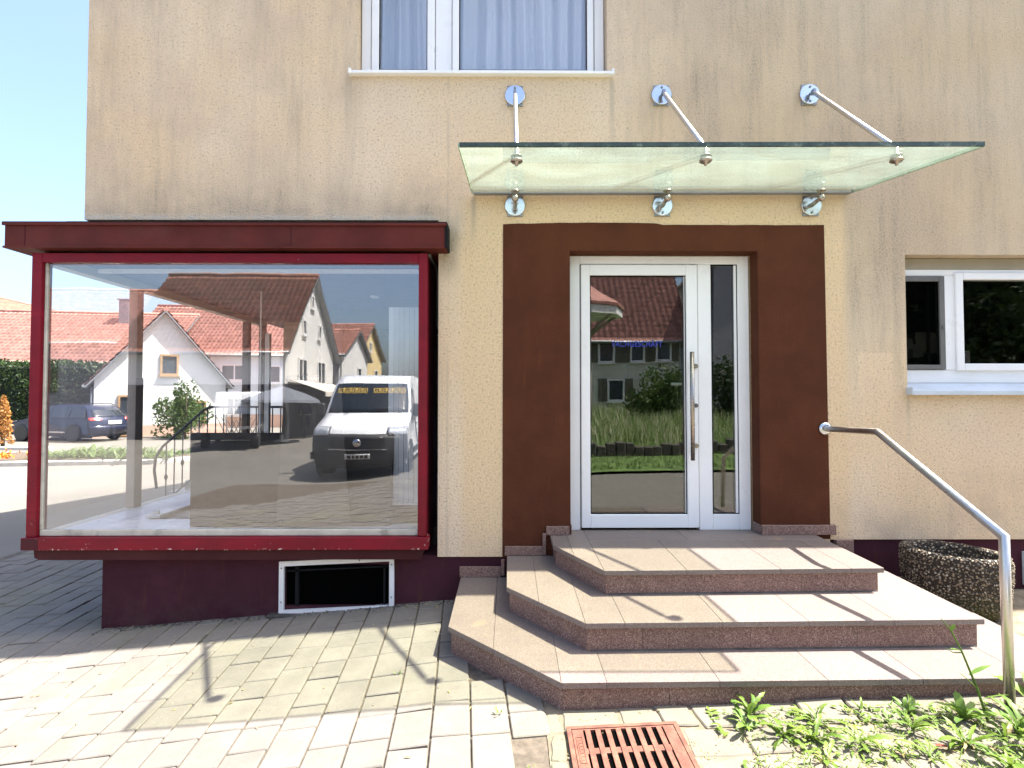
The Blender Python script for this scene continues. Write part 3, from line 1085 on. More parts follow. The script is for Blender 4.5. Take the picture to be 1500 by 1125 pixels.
for cx in (-0.80, -0.62, 0.63):
    for i in range(26):
        a = random.random() * 6.28
        e = 0.35 + random.random() * 0.9
        leaf_blade(pm, (cx + random.uniform(-.02, .02), 0.215, 2.5 + random.random() * 0.08), (math.cos(a) * 0.8, math.sin(a) * 0.28, e), random.uniform(.10, .2), 0.012, 0.3)
pm.split('indoor_plant', M['weeddark'], uw)

# ------------------------------------------------------------------ window beside the handrail
rw = bpy.data.objects.new('window', None)
COL.objects.link(rw)
rw.parent = shop
rw.location = Vector((3.6, 0.12, 0.1)) - shop.location
Y = 0.105
f = MB()
rx0, rx1 = RW[0] + 0.003, RW[1] - 0.003
f.box(rx0, rx1, Y - 0.004, Y + 0.09, 1.006, 1.092, 0.003)
f.build('shutter_box', M['boxgrey'], rw)
f = MB()
f.box(rx0, rx1, Y, Y + 0.08, 0.112, 0.215, 0.003)
f.box(rx0, rx1, Y, Y + 0.08, 0.955, 1.0055, 0.003)
f.box(3.415, 3.505, Y - 0.006, Y + 0.08, 0.2152, 0.9548, 0.003)
f.box(rx0, rx0 + 0.035, Y, Y + 0.08, 0.2152, 0.9548, 0.003)
f.build('frame', M['pvc'], rw)
s = MB()
a, b, c, d = 3.495, 4.40, 0.208, 0.978
w = 0.062
s.box(a, a + w, Y - 0.022, Y + 0.05, c, d, 0.005)
s.box(b - w, b, Y - 0.022, Y + 0.05, c, d, 0.005)
s.box(a + w + .0003, b - w - .0003, Y - 0.022, Y + 0.05, c, c + 0.055, 0.005)
s.box(a + w + .0003, b - w - .0003, Y - 0.022, Y + 0.05, d - 0.055, d, 0.005)
s.build('sash', M['pvc'], rw)
s = MB()
s.box(a + w + 0.002, b - w - 0.002, Y + 0.002, Y + 0.024, c + 0.057, d - 0.057)
s.build('pane', M['darkglass'], rw)
s = MB()
s.box(4.47, 5.15, Y + 0.002, Y + 0.024, 0.22, 0.90)
s.build('pane', M['darkglass'], rw)
s = MB()
a, b, c, d = rx0 + 0.002, 3.414, 0.218, 0.952
w = 0.042
s.box(a, a + 0.012, Y - 0.016, Y + 0.012, c, d, 0.003)
s.box(b - w, b, Y - 0.016, Y + 0.012, c, d, 0.003)
s.box(a + 0.0123, b - w - .0003, Y - 0.016, Y + 0.012, c, c + 0.036, 0.003)
s.box(a + 0.0123, b - w - .0003, Y - 0.016, Y + 0.012, d - 0.042, d, 0.003)
s.box(b - 0.030, b - 0.012, Y - 0.026, Y - 0.0162, 0.535, 0.56, 0.003)
s.box(b - 0.085, b - 0.068, Y + 0.05, Y + 0.07, c + 0.036, d - 0.05)
s.build('screen_frame', M['screen'], rw)
s = MB()
s.box(a + 0.012, b - w, Y - 0.003, Y - 0.001, c + 0.03, d - 0.03)
s.build('screen_mesh', M['mesh'], rw)
s = MB()
s.hexa([(3.036, -0.055, 0.030), (5.25, -0.055, 0.030), (5.25, Y - 0.001, 0.085), (3.036, Y - 0.001, 0.085), (3.036, -0.055, 0.046), (5.25, -0.055, 0.046), (5.25, Y - 0.001, 0.111), (3.036, Y - 0.001, 0.111)])
s.box(3.036, 5.25, -0.062, -0.0555, 0.018, 0.050, 0.002)
s.box(3.026, 3.0355, -0.062, 0.02, 0.020, 0.075, 0.002)
s.build('sill', M['sillmetal'], rw)
# white panel standing in for a lit door, and things in the dark room
s = MB()
s.box(4.75, 4.95, 1.6, 1.64, -0.1, 0.50)
s.build('lit_door_panel', M['pvc'], rw)
s = MB()
for i in range(14):
    x = 3.95 + random.uniform(-.18, .3)
    s.box(x, x + random.uniform(.05, .2), 1.2 + random.random() * .2, 1.42, 0.50 + random.uniform(-.1, .12), 0.52 + random.uniform(.0, .14))
s.split('crockery', M['steel'], rw)

# ------------------------------------------------------------------ basement windows
def basement(x0, x1, zb, zt, tilt, ya, yd):
    o = bpy.data.objects.new('basement_window', None)
    COL.objects.link(o)
    o.parent = shop
    o.location = Vector(((x0 + x1) / 2, 0.0, zb)) - shop.location
    W_, H_ = x1 - x0, zt - zb
    def P(u, v, y):
        return (x0 + u, y, zb + v + tilt * u)
    def bar(m_, u0, u1, v0, v1, ya, yb):
        m_.hexa([P(u0, v0, ya), P(u1, v0, ya), P(u1, v0, yb), P(u0, v0, yb), P(u0, v1, ya), P(u1, v1, ya), P(u1, v1, yb), P(u0, v1, yb)])
    t = 0.036
    m_ = MB()
    bar(m_, 0, t, 0, H_, -0.004, 0.019)
    bar(m_, W_ - t, W_, 0, H_, -0.004, 0.019)
    bar(m_, t, W_ - t, 0, t, -0.004, 0.019)
    bar(m_, t, W_ - t, H_ - t, H_, -0.004, 0.019)
    m_.build('frame', M['trimwhite'], o)
    m_ = MB()
    for (u, v) in ((0.018, 0.1), (0.018, H_ - 0.05), (W_ - 0.018, 0.1), (W_ - 0.018, H_ - 0.06), (W_ * 0.3, 0.018), (W_ * 0.7, H_ - 0.018)):
        p = P(u, v, -0.004)
        m_.lathe([(0.006, 0), (0.006, -0.003), (0, -0.004)], p, 'y', 8)
    m_.split('screw', M['zinc'], o)
    m_ = MB()
    bar(m_, t + 0.075, t + 0.10, t, H_ - t, ya, ya + 0.03)
    bar(m_, t, W_ - t, H_ - t - 0.05, H_ - t - 0.04, ya, ya + 0.03)
    bar(m_, W_ - t - 0.05, W_ - t - 0.035, t, H_ - t, ya, ya + 0.03)
    m_.split('inner_frame', M['gasket'], o)
    m_ = MB()
    bar(m_, 0.01, W_ - 0.01, 0.01, H_ - 0.01, yd, yd + 0.01)
    m_.build('shade_sheet', M['black'], o)  # black sheet painting the unlit room behind the basement frame
    return o


basement(-1.728, -0.866, -1.636, -1.234, 0.045, 0.024, 0.055)
basement(3.90, 4.75, -1.42, -1.17, 0.0, -0.012, 0.006)
m_ = MB()
m_.box(-1.80, -0.80, -0.05, 0.02, g(-1.8) - 0.1, g(-1.3) - 0.02, 0.006)
m_.build('threshold_strip', M['darkstone'], shop)

# ------------------------------------------------------------------ glazed shop window box
bay = thing('shop_window', 'glazed corner shop window with crimson steel frame and oxblood flat roof', 'shop window', (-2.0, 0, -1.18))
GX0, GX1, GZ0, GZ1 = -3.47, -0.675, -1.02, 1.005   # front glass
YG = -0.06
BX0, BX1 = -3.545, -0.612
m_ = MB()
m_.box(BX0, GX0, -0.095, 0.0, GZ0 - 0.005, 1.075, 0.004)
m_.build('corner_post', M['red'], bay)
m_ = MB()
m_.box(GX1, BX1, -0.095, -0.03, GZ0 - 0.005, 1.075, 0.004)
m_.build('corner_post', M['red'], bay)
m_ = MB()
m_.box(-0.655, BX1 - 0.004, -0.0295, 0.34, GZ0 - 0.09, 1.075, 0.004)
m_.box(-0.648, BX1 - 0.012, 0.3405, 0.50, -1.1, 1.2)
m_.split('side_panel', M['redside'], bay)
m_ = MB()
m_.box(GX0 + .0003, GX1 - .0003, -0.093, 0.0, GZ1, 1.073, 0.003)
m_.build('head_rail', M['red'], bay)
m_ = MB()
m_.box(-3.56, BX1 + 0.016, -0.118, -0.01, -1.115, -1.0255, 0.004)
m_.build('bottom_rail', M['red'], bay)
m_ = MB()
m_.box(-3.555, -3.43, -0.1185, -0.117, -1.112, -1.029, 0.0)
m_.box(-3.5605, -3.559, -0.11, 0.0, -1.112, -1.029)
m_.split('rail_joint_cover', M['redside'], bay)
bt = MB()
bt.prism_y([(-3.50, -1.1155), (-0.625, -1.1155), (-0.64, -1.165), (-0.66, -1.1965), (-3.46, -1.1965), (-3.493, -1.180)], -0.075, 0.6)
bt.build('base_board', M['under'], bay)
m_ = MB()
m_.box(GX0 + 0.002, GX1 - 0.002, -0.066, -0.045, GZ0 - 0.004, GZ0 + 0.042, 0.004)
m_.box(GX0 + 0.0005, GX0 + 0.022, -0.066, -0.045, GZ0 + 0.043, GZ1, 0.003)
m_.build('glazing_putty', M['putty'], bay)
m_ = MB()
m_.box(GX0 + 0.010, GX1 - 0.001, YG + 0.002, YG + 0.014, GZ0 + 0.030, GZ1 - 0.001)
m_.build('front_pane', M['shopglass'], bay)
# flat roof: folded sheet fascia, seams, drip edge
RX0, RX1 = -3.705, -0.475
m_ = MB()
m_.box(RX0, RX1, -0.14, 1.0, 1.112, 1.268)
m_.box(RX0 - 0.012, RX1 + 0.012, -0.156, -0.1405, 1.262, 1.282, 0.002)
m_.box(RX0, RX1, -0.1395, 0.0, 1.2685, 1.276)
m_.build('roof_fascia', M['fascia'], bay)
m_ = MB()
for xx in (-3.56, -1.61):
    m_.box(xx, xx + 0.004, -0.1425, -0.1402, 1.112, 1.262)
m_.split('seam', M['redside'], bay)
m_ = MB()
m_.box(RX0 - 0.008, RX1 + 0.008, -0.15, 3.45, 1.096, 1.1115, 0.002)
m_.build('drip_edge', M['fascia'], bay)
m_ = MB()
m_.box(RX0 - 0.014, -3.245, -0.150, 3.5, 1.2825, 1.290)
m_.box(-3.244, RX1 + 0.016, -0.154, 0.0, 1.2825, 1.290)
m_.box(RX1 + 0.0005, RX1 + 0.02, -0.150, -0.001, 1.10, 1.282)
m_.build('roof_felt', M['gasket'], bay)
m_ = MB()
m_.box(RX0, -3.23, 1.0005, 3.48, 1.112, 1.2815)
m_.build('roof_fascia', M['fascia'], bay)
# soffit / ceiling inside, side glazing along the flank of the building
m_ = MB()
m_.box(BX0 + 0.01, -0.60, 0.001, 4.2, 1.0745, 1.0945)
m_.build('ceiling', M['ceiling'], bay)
SX = -3.50
m_ = MB()
m_.box(SX - 0.05, SX + 0.05, 0.0005, 3.45, 1.005, 1.074)
m_.box(SX - 0.05, SX + 0.05, 0.0005, 3.45, -1.115, -1.018)
m_.split('side_rail', M['cream'], bay)
for (ya, yb, mt) in ((0.88, 0.965, 'woodpost'), (2.93, 3.01, 'wooddark'), (3.38, 3.45, 'wooddark')):
    m_ = MB()
    m_.box(SX - 0.035, SX + 0.045, ya, yb, -1.0178, 1.0045, 0.004)
    m_.build('side_post', M[mt], bay)
m_ = MB()
m_.box(SX + 0.0455, SX + 0.05, 0.875, 0.97, -1.0178, 0.18)
m_.build('post_cover', M['wooddark'], bay)
for (ya, yb) in ((0.002, 0.8795), (0.9655, 2.9295), (3.0105, 3.3795)):
    m_ = MB()
    m_.box(SX - 0.006, SX + 0.006, ya, yb, -1.0178, 1.0045)
    m_.build('side_pane', M['glass'], bay)
# display platform inside, floor, boards
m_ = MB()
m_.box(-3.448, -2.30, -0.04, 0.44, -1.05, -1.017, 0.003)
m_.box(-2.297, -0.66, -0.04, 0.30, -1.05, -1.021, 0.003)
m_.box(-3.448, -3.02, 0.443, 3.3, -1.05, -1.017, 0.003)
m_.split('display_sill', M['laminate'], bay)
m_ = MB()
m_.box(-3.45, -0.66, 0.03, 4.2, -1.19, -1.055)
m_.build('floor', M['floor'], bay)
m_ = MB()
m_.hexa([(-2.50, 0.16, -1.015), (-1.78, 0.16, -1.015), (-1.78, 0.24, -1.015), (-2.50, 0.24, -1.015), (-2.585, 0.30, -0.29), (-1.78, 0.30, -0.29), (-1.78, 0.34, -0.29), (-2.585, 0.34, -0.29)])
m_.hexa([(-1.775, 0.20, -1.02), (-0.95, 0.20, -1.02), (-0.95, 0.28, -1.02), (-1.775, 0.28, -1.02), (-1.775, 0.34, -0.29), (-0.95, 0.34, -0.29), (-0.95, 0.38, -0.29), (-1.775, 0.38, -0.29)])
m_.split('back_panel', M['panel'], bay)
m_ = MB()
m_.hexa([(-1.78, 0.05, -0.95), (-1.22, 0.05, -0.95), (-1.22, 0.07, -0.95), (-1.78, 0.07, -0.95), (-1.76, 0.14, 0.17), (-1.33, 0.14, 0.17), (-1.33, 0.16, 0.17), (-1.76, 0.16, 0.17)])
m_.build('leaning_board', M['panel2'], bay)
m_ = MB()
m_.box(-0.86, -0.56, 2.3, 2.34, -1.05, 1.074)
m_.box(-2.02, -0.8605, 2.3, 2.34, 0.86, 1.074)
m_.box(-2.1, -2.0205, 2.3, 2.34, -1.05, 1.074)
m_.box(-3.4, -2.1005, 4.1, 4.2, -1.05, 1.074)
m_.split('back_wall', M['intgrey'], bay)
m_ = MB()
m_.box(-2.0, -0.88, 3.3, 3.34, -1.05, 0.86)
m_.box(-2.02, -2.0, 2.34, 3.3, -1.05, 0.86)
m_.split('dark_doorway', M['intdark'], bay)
m_ = MB()
m_.box(-3.40, -0.66, 0.34, 0.37, 1.03, 1.062)
m_.build('blind_rail', M['trimwhite'], bay)
m_ = MB()
m_.box(-2.52, -2.505, 1.3, 1.312, -1.05, 1.07)
m_.box(-2.75, -2.70, 1.9, 1.95, -1.05, 0.72)
m_.split('slim_post', M['trimwhite'], bay)
m_ = MB()
m_.box(0, 0.040, -0.002, 0.002, 0, 1.62)
slat = m_.build('blind_slat', M['blind'], bay, True)
slat.location = Vector((-1.0, 0.36, -0.87)) - bay.location
rz = random.Random(3)
slat.rotation_euler = (0, 0, R(12))
for i in range(1, 9):
    dup_part(slat, Vector((-1.0 + 0.043 * i, 0.36, -0.87)) - bay.location, bay, (0, 0, R(28 + rz.uniform(-9, 9))))
m_ = MB()
m_.box(-1.02, -0.64, 0.352, 0.358, -0.885, -0.871)
m_.build('blind_chain', M['trimwhite'], bay)
for (lx, ly) in ((-0.78, 0.12), (-1.42, 1.55)):
    m_ = MB()
    m_.lathe([(0.055, 0.0), (0.06, -0.008), (0.045, -0.02), (0.0, -0.022)], (lx, ly, 1.0742), 'z', 20)
    m_.build('downlight', M['trimwhite'], bay)
bx = thing('socket_box', 'small white plastic box lying on the shop window sill', 'box', (-2.98, 0.50, -1.0165))
m_ = MB()
m_.box(-3.06, -2.93, 0.46, 0.54, -1.0168, -0.985, 0.006)
m_.build('case', M['box'], bx)
m_ = MB()
m_.lathe([(0.03, 0), (0.03, 0.02), (0.022, 0.024), (0, 0.024)], (-2.995, 0.50, -0.985), 'z', 16)
m_.build('knob', M['box'], bx)

# ------------------------------------------------------------------ glass canopy
can = thing('glass_canopy', 'green glass door canopy hung on three stainless steel rods', 'canopy', (1.17, 0, 1.45))
CY0, CY1, CZ0, CZ1 = -1.115, -0.022, 1.375, 1.549
def cz(y):
    return CZ0 + (CZ1 - CZ0) * (y - CY0) / (CY1 - CY0)
th = 0.024
m_ = MB()
m_.hexa([(-0.272, CY0, CZ0), (2.622, CY0, CZ0 + 0.012), (2.610, CY1, CZ1 + 0.012), (-0.275, CY1, CZ1),
         (-0.272, CY0, CZ0 + th), (2.622, CY0, CZ0 + th + 0.012), (2.610, CY1, CZ1 + th + 0.012), (-0.275, CY1, CZ1 + th)])
m_.build('glass_sheet', M['canopyglass'], can)
m_ = MB()
m_.hexa([(-0.274, CY0 - 0.012, CZ0), (2.624, CY0 - 0.012, CZ0 + 0.012), (2.624, CY0 - 0.0005, CZ0 + 0.012), (-0.274, CY0 - 0.0005, CZ0),
         (-0.274, CY0 - 0.012, CZ0 + th), (2.624, CY0 - 0.012, CZ0 + th + 0.012), (2.624, CY0 - 0.0005, CZ0 + th + 0.012), (-0.274, CY0 - 0.0005, CZ0 + th)])
m_.build('edge_strip', M['glassedge'], can)
m_ = MB()
m_.hexa([(-0.282, CY0, CZ0), (-0.2755, CY0, CZ0), (-0.2785, CY1, CZ1), (-0.287, CY1, CZ1), (-0.284, CY0, CZ0 + th), (-0.2755, CY0, CZ0 + th), (-0.2785, CY1, CZ1 + th), (-0.287, CY1, CZ1 + th)])
m_.hexa([(2.6255, CY0, CZ0 + .012), (2.634, CY0, CZ0 + .012), (2.622, CY1, CZ1 + .012), (2.6135, CY1, CZ1 + .012), (2.6255, CY0, CZ0 + th + .012), (2.634, CY0, CZ0 + th + .012), (2.622, CY1, CZ1 + th + .012), (2.6135, CY1, CZ1 + th + .012)])
m_.split('edge_strip', M['shadowrim'], can)  # opaque side strips added so the sheet's edges cast a shadow line
m_ = MB()
m_.hexa([(-0.27, CY1 - 0.055, CZ1 - 0.016), (2.60, CY1 - 0.055, CZ1 - 0.004), (2.60, CY1 + 0.018, CZ1 + 0.007), (-0.27, CY1 + 0.018, CZ1 - 0.005),
         (-0.27, CY1 - 0.055, CZ1 - 0.010), (2.60, CY1 - 0.055, CZ1 + 0.002), (2.60, CY1 + 0.018, CZ1 + 0.0125), (-0.27, CY1 + 0.018, CZ1 + 0.0005)])
m_.build('wall_seal', M['gutter'], can)
for i, x in enumerate((0.043, 1.170, 2.312)):
    zu, zl = 2.316 + 0.008 * i, 1.460 + 0.004 * i
    ln = lambda q: tuple(q)
    for z_, up in ((zu, True), (zl, False)):
        m_ = MB()
        m_.box(x - 0.060, x + 0.060, -0.011, 0.001, z_ - 0.079, z_ + 0.079, 0.002)
        m_.build('wall_plate', M['zinc'], can)
        m_ = MB()
        m_.lathe([(0.0, 0.0), (0.077, 0.0), (0.077, -0.010), (0.074, -0.013), (0.0, -0.0135)], (x, -0.0112, z_), 'y', 40, smooth=False)
        m_.build('wall_disc', M['steeldisc'], can)
        m_ = MB()
        for dz in (0.055, -0.055):
            m_.lathe([(0.0085, 0), (0.0085, -0.006), (0.004, -0.008), (0, -0.008)], (x, -0.0248, z_ + dz), 'y', 10)
        m_.split('bolt', M['zinc'], can)
    py = -0.890
    pz = cz(py) + 0.012 * (x + 0.27) / 2.9
    m_ = MB()
    m_.tube([(x, -0.024, zu), (x, -0.07, zu - 0.015)], 0.009, 10)
    m_.box(x - 0.012, x + 0.012, -0.085, -0.05, zu - 0.032, zu + 0.008, 0.003)
    m_.build('clevis', M['zinc'], can)
    p0, p1 = Vector((x, -0.072, zu - 0.018)), Vector((x, py + 0.01, pz + 0.075))
    m_ = MB()
    m_.tube([p0, p0.lerp(p1, 0.03), p0.lerp(p1, 0.04), p0.lerp(p1, 0.96), p0.lerp(p1, 0.97), p1], [0.009, 0.009, 0.0155, 0.0155, 0.009, 0.009], 14)
    m_.build('tie_rod', M['steel'], can)
    m_ = MB()
    m_.lathe([(0, 0.075), (0.012, 0.075), (0.014, 0.03), (0.032, 0.024), (0.034, 0.0195)], (x, py, pz), 'z', 24)
    m_.lathe([(0.036, -0.0005), (0.037, -0.010), (0.028, -0.018), (0.010, -0.020), (0.009, -0.036), (0, -0.038)], (x, py, pz), 'z', 24)
    m_.split('glass_clamp', M['steeldark'], can)
    m_ = MB()
    yb = -0.145
    zb = cz(yb) + 0.012 * (x + 0.27) / 2.9
    m_.tube([(x, -0.02, zl), (x, yb, zl + 0.012)], [0.017, 0.012], 12)
    m_.lathe([(0, -0.028), (0.017, -0.022), (0.025, -0.008), (0.026, 0.004), (0.019, 0.02), (0.008, 0.028), (0.007, zb - zl - 0.03), (0.010, zb - zl - 0.022)], (x, yb, zl + 0.010), 'z', 18)
    m_.lathe([(0.030, zb - zl - 0.013), (0.030, zb - zl - 0.004), (0, zb - zl - 0.003)], (x, yb, zl), 'z', 20)
    m_.build('lower_arm', M['steeldark'], can)

# ------------------------------------------------------------------ granite steps, slab by slab
steps = thing('entrance_steps', 'three red granite entrance steps with chamfered corner at the shop door', 'steps', (1.2, -0.6, g(1.2)))
TH = 0.030
def clip_poly(poly, a, b):
    """keep the part of convex poly on the inside of line a->b (to its left)"""
    out = []
    for i in range(len(poly)):
        p, q = poly[i], poly[(i + 1) % len(poly)]
        sp = (b[0] - a[0]) * (p[1] - a[1]) - (b[1] - a[1]) * (p[0] - a[0])
        sq = (b[0] - a[0]) * (q[1] - a[1]) - (b[1] - a[1]) * (q[0] - a[0])
        if sp >= 0:
            out.append(p)
        if (sp >= 0) != (sq >= 0):
            t = sp / (sp - sq)
            out.append((p[0] + (q[0] - p[0]) * t, p[1] + (q[1] - p[1]) * t))
    return out


def shrink(poly, d):
    c = Vector((sum(p[0] for p in poly) / len(poly), sum(p[1] for p in poly) / len(poly)))
    out = list(poly)
    n = len(poly)
    for i in range(n):
        a, b = Vector(poly[i]), Vector(poly[(i + 1) % n])
        t = (b - a)
        if t.length < 1e-6:
            continue
        t.normalize()
        nrm = Vector((-t.y, t.x))
        out = clip_poly(out, tuple(a + nrm * d), tuple(b + nrm * d))
    return out


def tread(z, xl, yl, xf, yf, xr, yr, yback, seams, seams2, slope=0.02):
    """outline: wall -> left edge -> chamfer -> front -> right edge"""
    rightx = xr
    main = [(xf, yf), (rightx, yr), (rightx, yback), (xf, yback)]
    pieces = []
    cuts = [xf] + seams + [rightx]
    for a, b in zip(cuts, cuts[1:]):
        ya = yf + (yr - yf) * (a - xf) / (rightx - xf)
        yb = yf + (yr - yf) * (b - xf) / (rightx - xf)
        if seams2 is None:
            pieces.append([(a, ya), (b, yb), (b, yback), (a, yback)])
        else:
            pieces.append([(a, ya), (b, yb), (b, seams2), (a, seams2)])
    if seams2 is not None:
        k = 0.22
        cuts2 = [xf] + [q + k for q in seams[:-1]] + [rightx]
        for a, b in zip(cuts2, cuts2[1:]):
            pieces.append([(a, seams2), (b, seams2), (b, yback), (a, yback)])
    # chamfered end: a mitre from the front corner back to the wall
    mid = (xl + (xf - xl) * 0.45, yl + (yf - yl) * 0.45)
    pieces.append([(xl, yl), mid, (mid[0], yback), (xl, yback)])
    pieces.append([mid, (xf, yf), (xf, yback), (mid[0], yback)])
    for p in pieces:
        p = shrink(p, 0.0007)
        if len(p) < 3:
            continue
        mb = MB()
        mb.prism(p, z - TH, z, 0.0016)
        for v in mb.bm.verts:
            v.co.z += slope * (v.co.y) - 0
        mb.build('tread_slab', M['tread'], steps)


# z given at the wall; falls 2 cm per metre to the front
T1 = (-1.034, 0.308, -0.262, 0.575, -0.775, 2.305, -0.735)
T2 = (-1.186, -0.017, -0.63, 0.408, -1.135, 2.592, -1.095)
T3 = (-1.345, -0.363, -0.82, 0.250, -1.410, 2.93, -1.372)
tread(*T1, 0.12, [1.08, 1.66, 2.10], -0.14)
tread(*T2, -0.02, [0.62, 1.15, 1.62, 2.09], -0.36)
tread(*T3, -0.02, [0.47, 1.02, 1.55, 2.02, 2.55], -0.80)
ov = 0.024
def risers(T, zlow_f, seams, zlowoff=0.0):
    z, xl, yl, xf, yf, xr, yr = T
    ch = Vector((xf - xl, yf - yl)).normalized()
    nin = Vector((-ch.y, ch.x))       # towards the inside of the step
    a = Vector((xl, yl)) + nin * ov
    b_ = Vector((xf, yf)) + nin * ov
    # front line inset
    fy = lambda x: yf + (yr - yf) * (x - xf) / (xr - xf) + ov
    # intersection of chamfer inset with the front inset
    t = 0
    p = a
    for i in range(400):
        q = a + ch * (i * 0.003)
        if q.y <= fy(q.x):
            p = q
            break
    xs = [p.x] + seams + [xr - ov]
    d = 0.026
    def ztop(y):
        return z - TH + 0.02 * y - 0.0005
    for x0, x1 in zip(xs, xs[1:]):
        mb = MB()
        zb0, zb1 = zlow_f(x0, fy(x0)), zlow_f(x1, fy(x1))
        e = 0.0008
        mb.hexa([(x0 + e, fy(x0), zb0), (x1 - e, fy(x1), zb1), (x1 - e, fy(x1) + d, zb1), (x0 + e, fy(x0) + d, zb0),
                 (x0 + e, fy(x0), ztop(fy(x0))), (x1 - e, fy(x1), ztop(fy(x1))), (x1 - e, fy(x1) + d, ztop(fy(x1) + d)), (x0 + e, fy(x0) + d, ztop(fy(x0)))])
        mb.build('riser_slab', M['riser'], steps)
    # chamfer riser in two pieces and the flank to the wall
    m1 = a.lerp(p, 0.42)
    for s0, s1 in ((a, m1), (m1, p)):
        mb = MB()
        q0, q1 = s0 + ch * 0.0008, s1 - ch * 0.0008
        zb0, zb1 = zlow_f(q0.x, q0.y), zlow_f(q1.x, q1.y)
        i0, i1 = q0 + nin * d, q1 + nin * d
        mb.hexa([(q0.x, q0.y, zb0), (q1.x, q1.y, zb1), (i1.x, i1.y, zb1), (i0.x, i0.y, zb0),
                 (q0.x, q0.y, ztop(q0.y)), (q1.x, q1.y, ztop(q1.y)), (i1.x, i1.y, ztop(i1.y)), (i0.x, i0.y, ztop(i0.y))])
        mb.build('riser_slab', M['riser'], steps)
    mb = MB()
    zb0, zb1 = zlow_f(a.x, a.y), zlow_f(a.x, 0)
    mb.hexa([(a.x, a.y + 0.001, zb0), (a.x + d, a.y + 0.012, zb0), (a.x + d, 0, zb1), (a.x, 0, zb1),
             (a.x, a.y + 0.001, ztop(a.y)), (a.x + d, a.y + 0.012, ztop(a.y)), (a.x + d, 0, ztop(0)), (a.x, 0, ztop(0))])
    mb.build('riser_slab', M['riser'], steps)
    mb = MB()
    x_ = xr - ov
    zb0, zb1 = zlow_f(x_, fy(x_)), zlow_f(x_, 0)
    mb.hexa([(x_ - d, fy(x_) + d + .001, zb0), (x_, fy(x_) + 0.001, zb0), (x_, 0, zb1), (x_ - d, 0, zb1),
             (x_ - d, fy(x_) + d + .001, ztop(fy(x_))), (x_, fy(x_) + 0.001, ztop(fy(x_))), (x_, 0, ztop(0)), (x_ - d, 0, ztop(0))])
    mb.build('riser_slab', M['riser'], steps)


risers(T1, lambda x, y: T2[0] + 0.02 * y + 0.0005, [1.10, 1.80])
risers(T2, lambda x, y: T3[0] + 0.02 * y + 0.0005, [0.72, 1.31, 1.90])
risers(T3, lambda x, y: g(x) - 0.08, [0.78, 1.52, 2.25])
# solid core so that no light passes behind the slabs
mb = MB()
mb.box(T1[1] + 0.32, T1[5] - 0.06, -0.70, -0.03, -1.5, T1[0] - TH - 0.02)
mb.box(T2[1] + 0.46, T2[5] - 0.06, -1.05, -0.03, -1.5, T2[0] - TH - 0.03)
mb.build('core', M['concrete'], steps)
# skirting slabs climbing the wall with the steps
sk = MB
for b in ((-0.372, -0.062, -0.026, -0.004, T3[0] + 0.002, -1.268), (-0.060, -0.036, -0.030, -0.004, -1.33, -1.215), (-0.034, 0.248, -0.028, -0.0045, T2[0] + 0.002, -1.118), (0.250, 0.275, -0.031, -0.0045, -1.18, -1.02), (0.277, 0.452, -0.029, -0.0045, T1[0] + 0.001, -0.968),
          (0.4645, 0.4715, -0.004, 0.118, T1[0] + 0.004, -0.966), (1.8935, 1.8985, -0.012, 0.118, T1[0] + 0.004, -0.962), (1.8995, 2.458, -0.030, -0.0045, T1[0] + 0.001, -0.962), (2.459, 2.59, -0.026, 0.02, T2[0] + 0.002, -1.075)):
    m_ = MB()
    m_.box(*b, 0.002)
    m_.build('skirting_slab', M['riser'], steps)
# joint line of mastic under each nosing
m_ = MB()
for T, zz in ((T1, T2), (T2, T3)):
    z, xl, yl, xf, yf, xr, yr = T
    y0 = yf + ov - 0.006
    y1 = yr + ov - 0.006
    zb = zz[0] + 0.02 * y0
    m_.hexa([(xf + .03, y0, zb + .001), (xr - 0.03, y1, zb + .001), (xr - .03, y1 + 0.008, zb + .001), (xf + .03, y0 + 0.008, zb + .001),
             (xf + .03, y0 + 0.004, zb + .008), (xr - 0.03, y1 + 0.004, zb + .008), (xr - .03, y1 + 0.008, zb + .008), (xf + .03, y0 + 0.008, zb + .008)])
m_.split('joint_mastic', M['darkstone'], steps)

# ------------------------------------------------------------------ handrail
hr = thing('handrail', 'bent stainless steel handrail from the door surround to the ground', 'handrail', (2.34, -1.49, g(2.34)))
m_ = MB()
m_.tube([(2.395, -0.03, -0.238), (2.372, -0.60, -0.222), (2.350, -1.47, -0.662), (2.338, -1.492, g(2.34) - 0.04)], 0.0212, 20)
m_.build('rail', M['steel'], hr)
m_ = MB()
m_.lathe([(0, 0), (0.050, 0), (0.050, -0.008), (0.046, -0.016), (0.030, -0.022), (0.0, -0.023)], (2.396, -0.0045, -0.238), 'y', 32)
m_.build('wall_rosette', M['steeldisc'], hr)

# ------------------------------------------------------------------ planter
pl = thing('planter', 'empty oval exposed aggregate planter beside the steps', 'planter', (3.06, -0.40, g(3.06)))
pcx, pcy, prot, pa, pb = 3.045, -0.37, R(-42), 0.30, 0.225
zt_, zb_ = -1.02, g(3.06)
prof = [(0.74, 0.0), (0.80, 0.03), (0.86, 0.045), (0.94, 0.10), (0.99, 0.25), (1.0, 0.36), (0.985, 0.395), (0.94, 0.414), (0.86, 0.410), (0.80, 0.395), (0.79, 0.2)]
m_ = MB()
m_.lathe([(r, h) for r, h in prof], (pcx, pcy, zb_), 'z', 72, pa, pb, prot)
rr = random.Random(11)
for v in m_.bm.verts:
    if (v.co.x - pcx) ** 2 + (v.co.y - pcy) ** 2 > 0.01:
        k = mnoise.noise((v.co.x * 22, v.co.y * 22, v.co.z * 22)) * 0.006
        d = Vector((v.co.x - pcx, v.co.y - pcy, 0)).normalized()
        v.co += d * k + Vector((0, 0, k * 0.4))
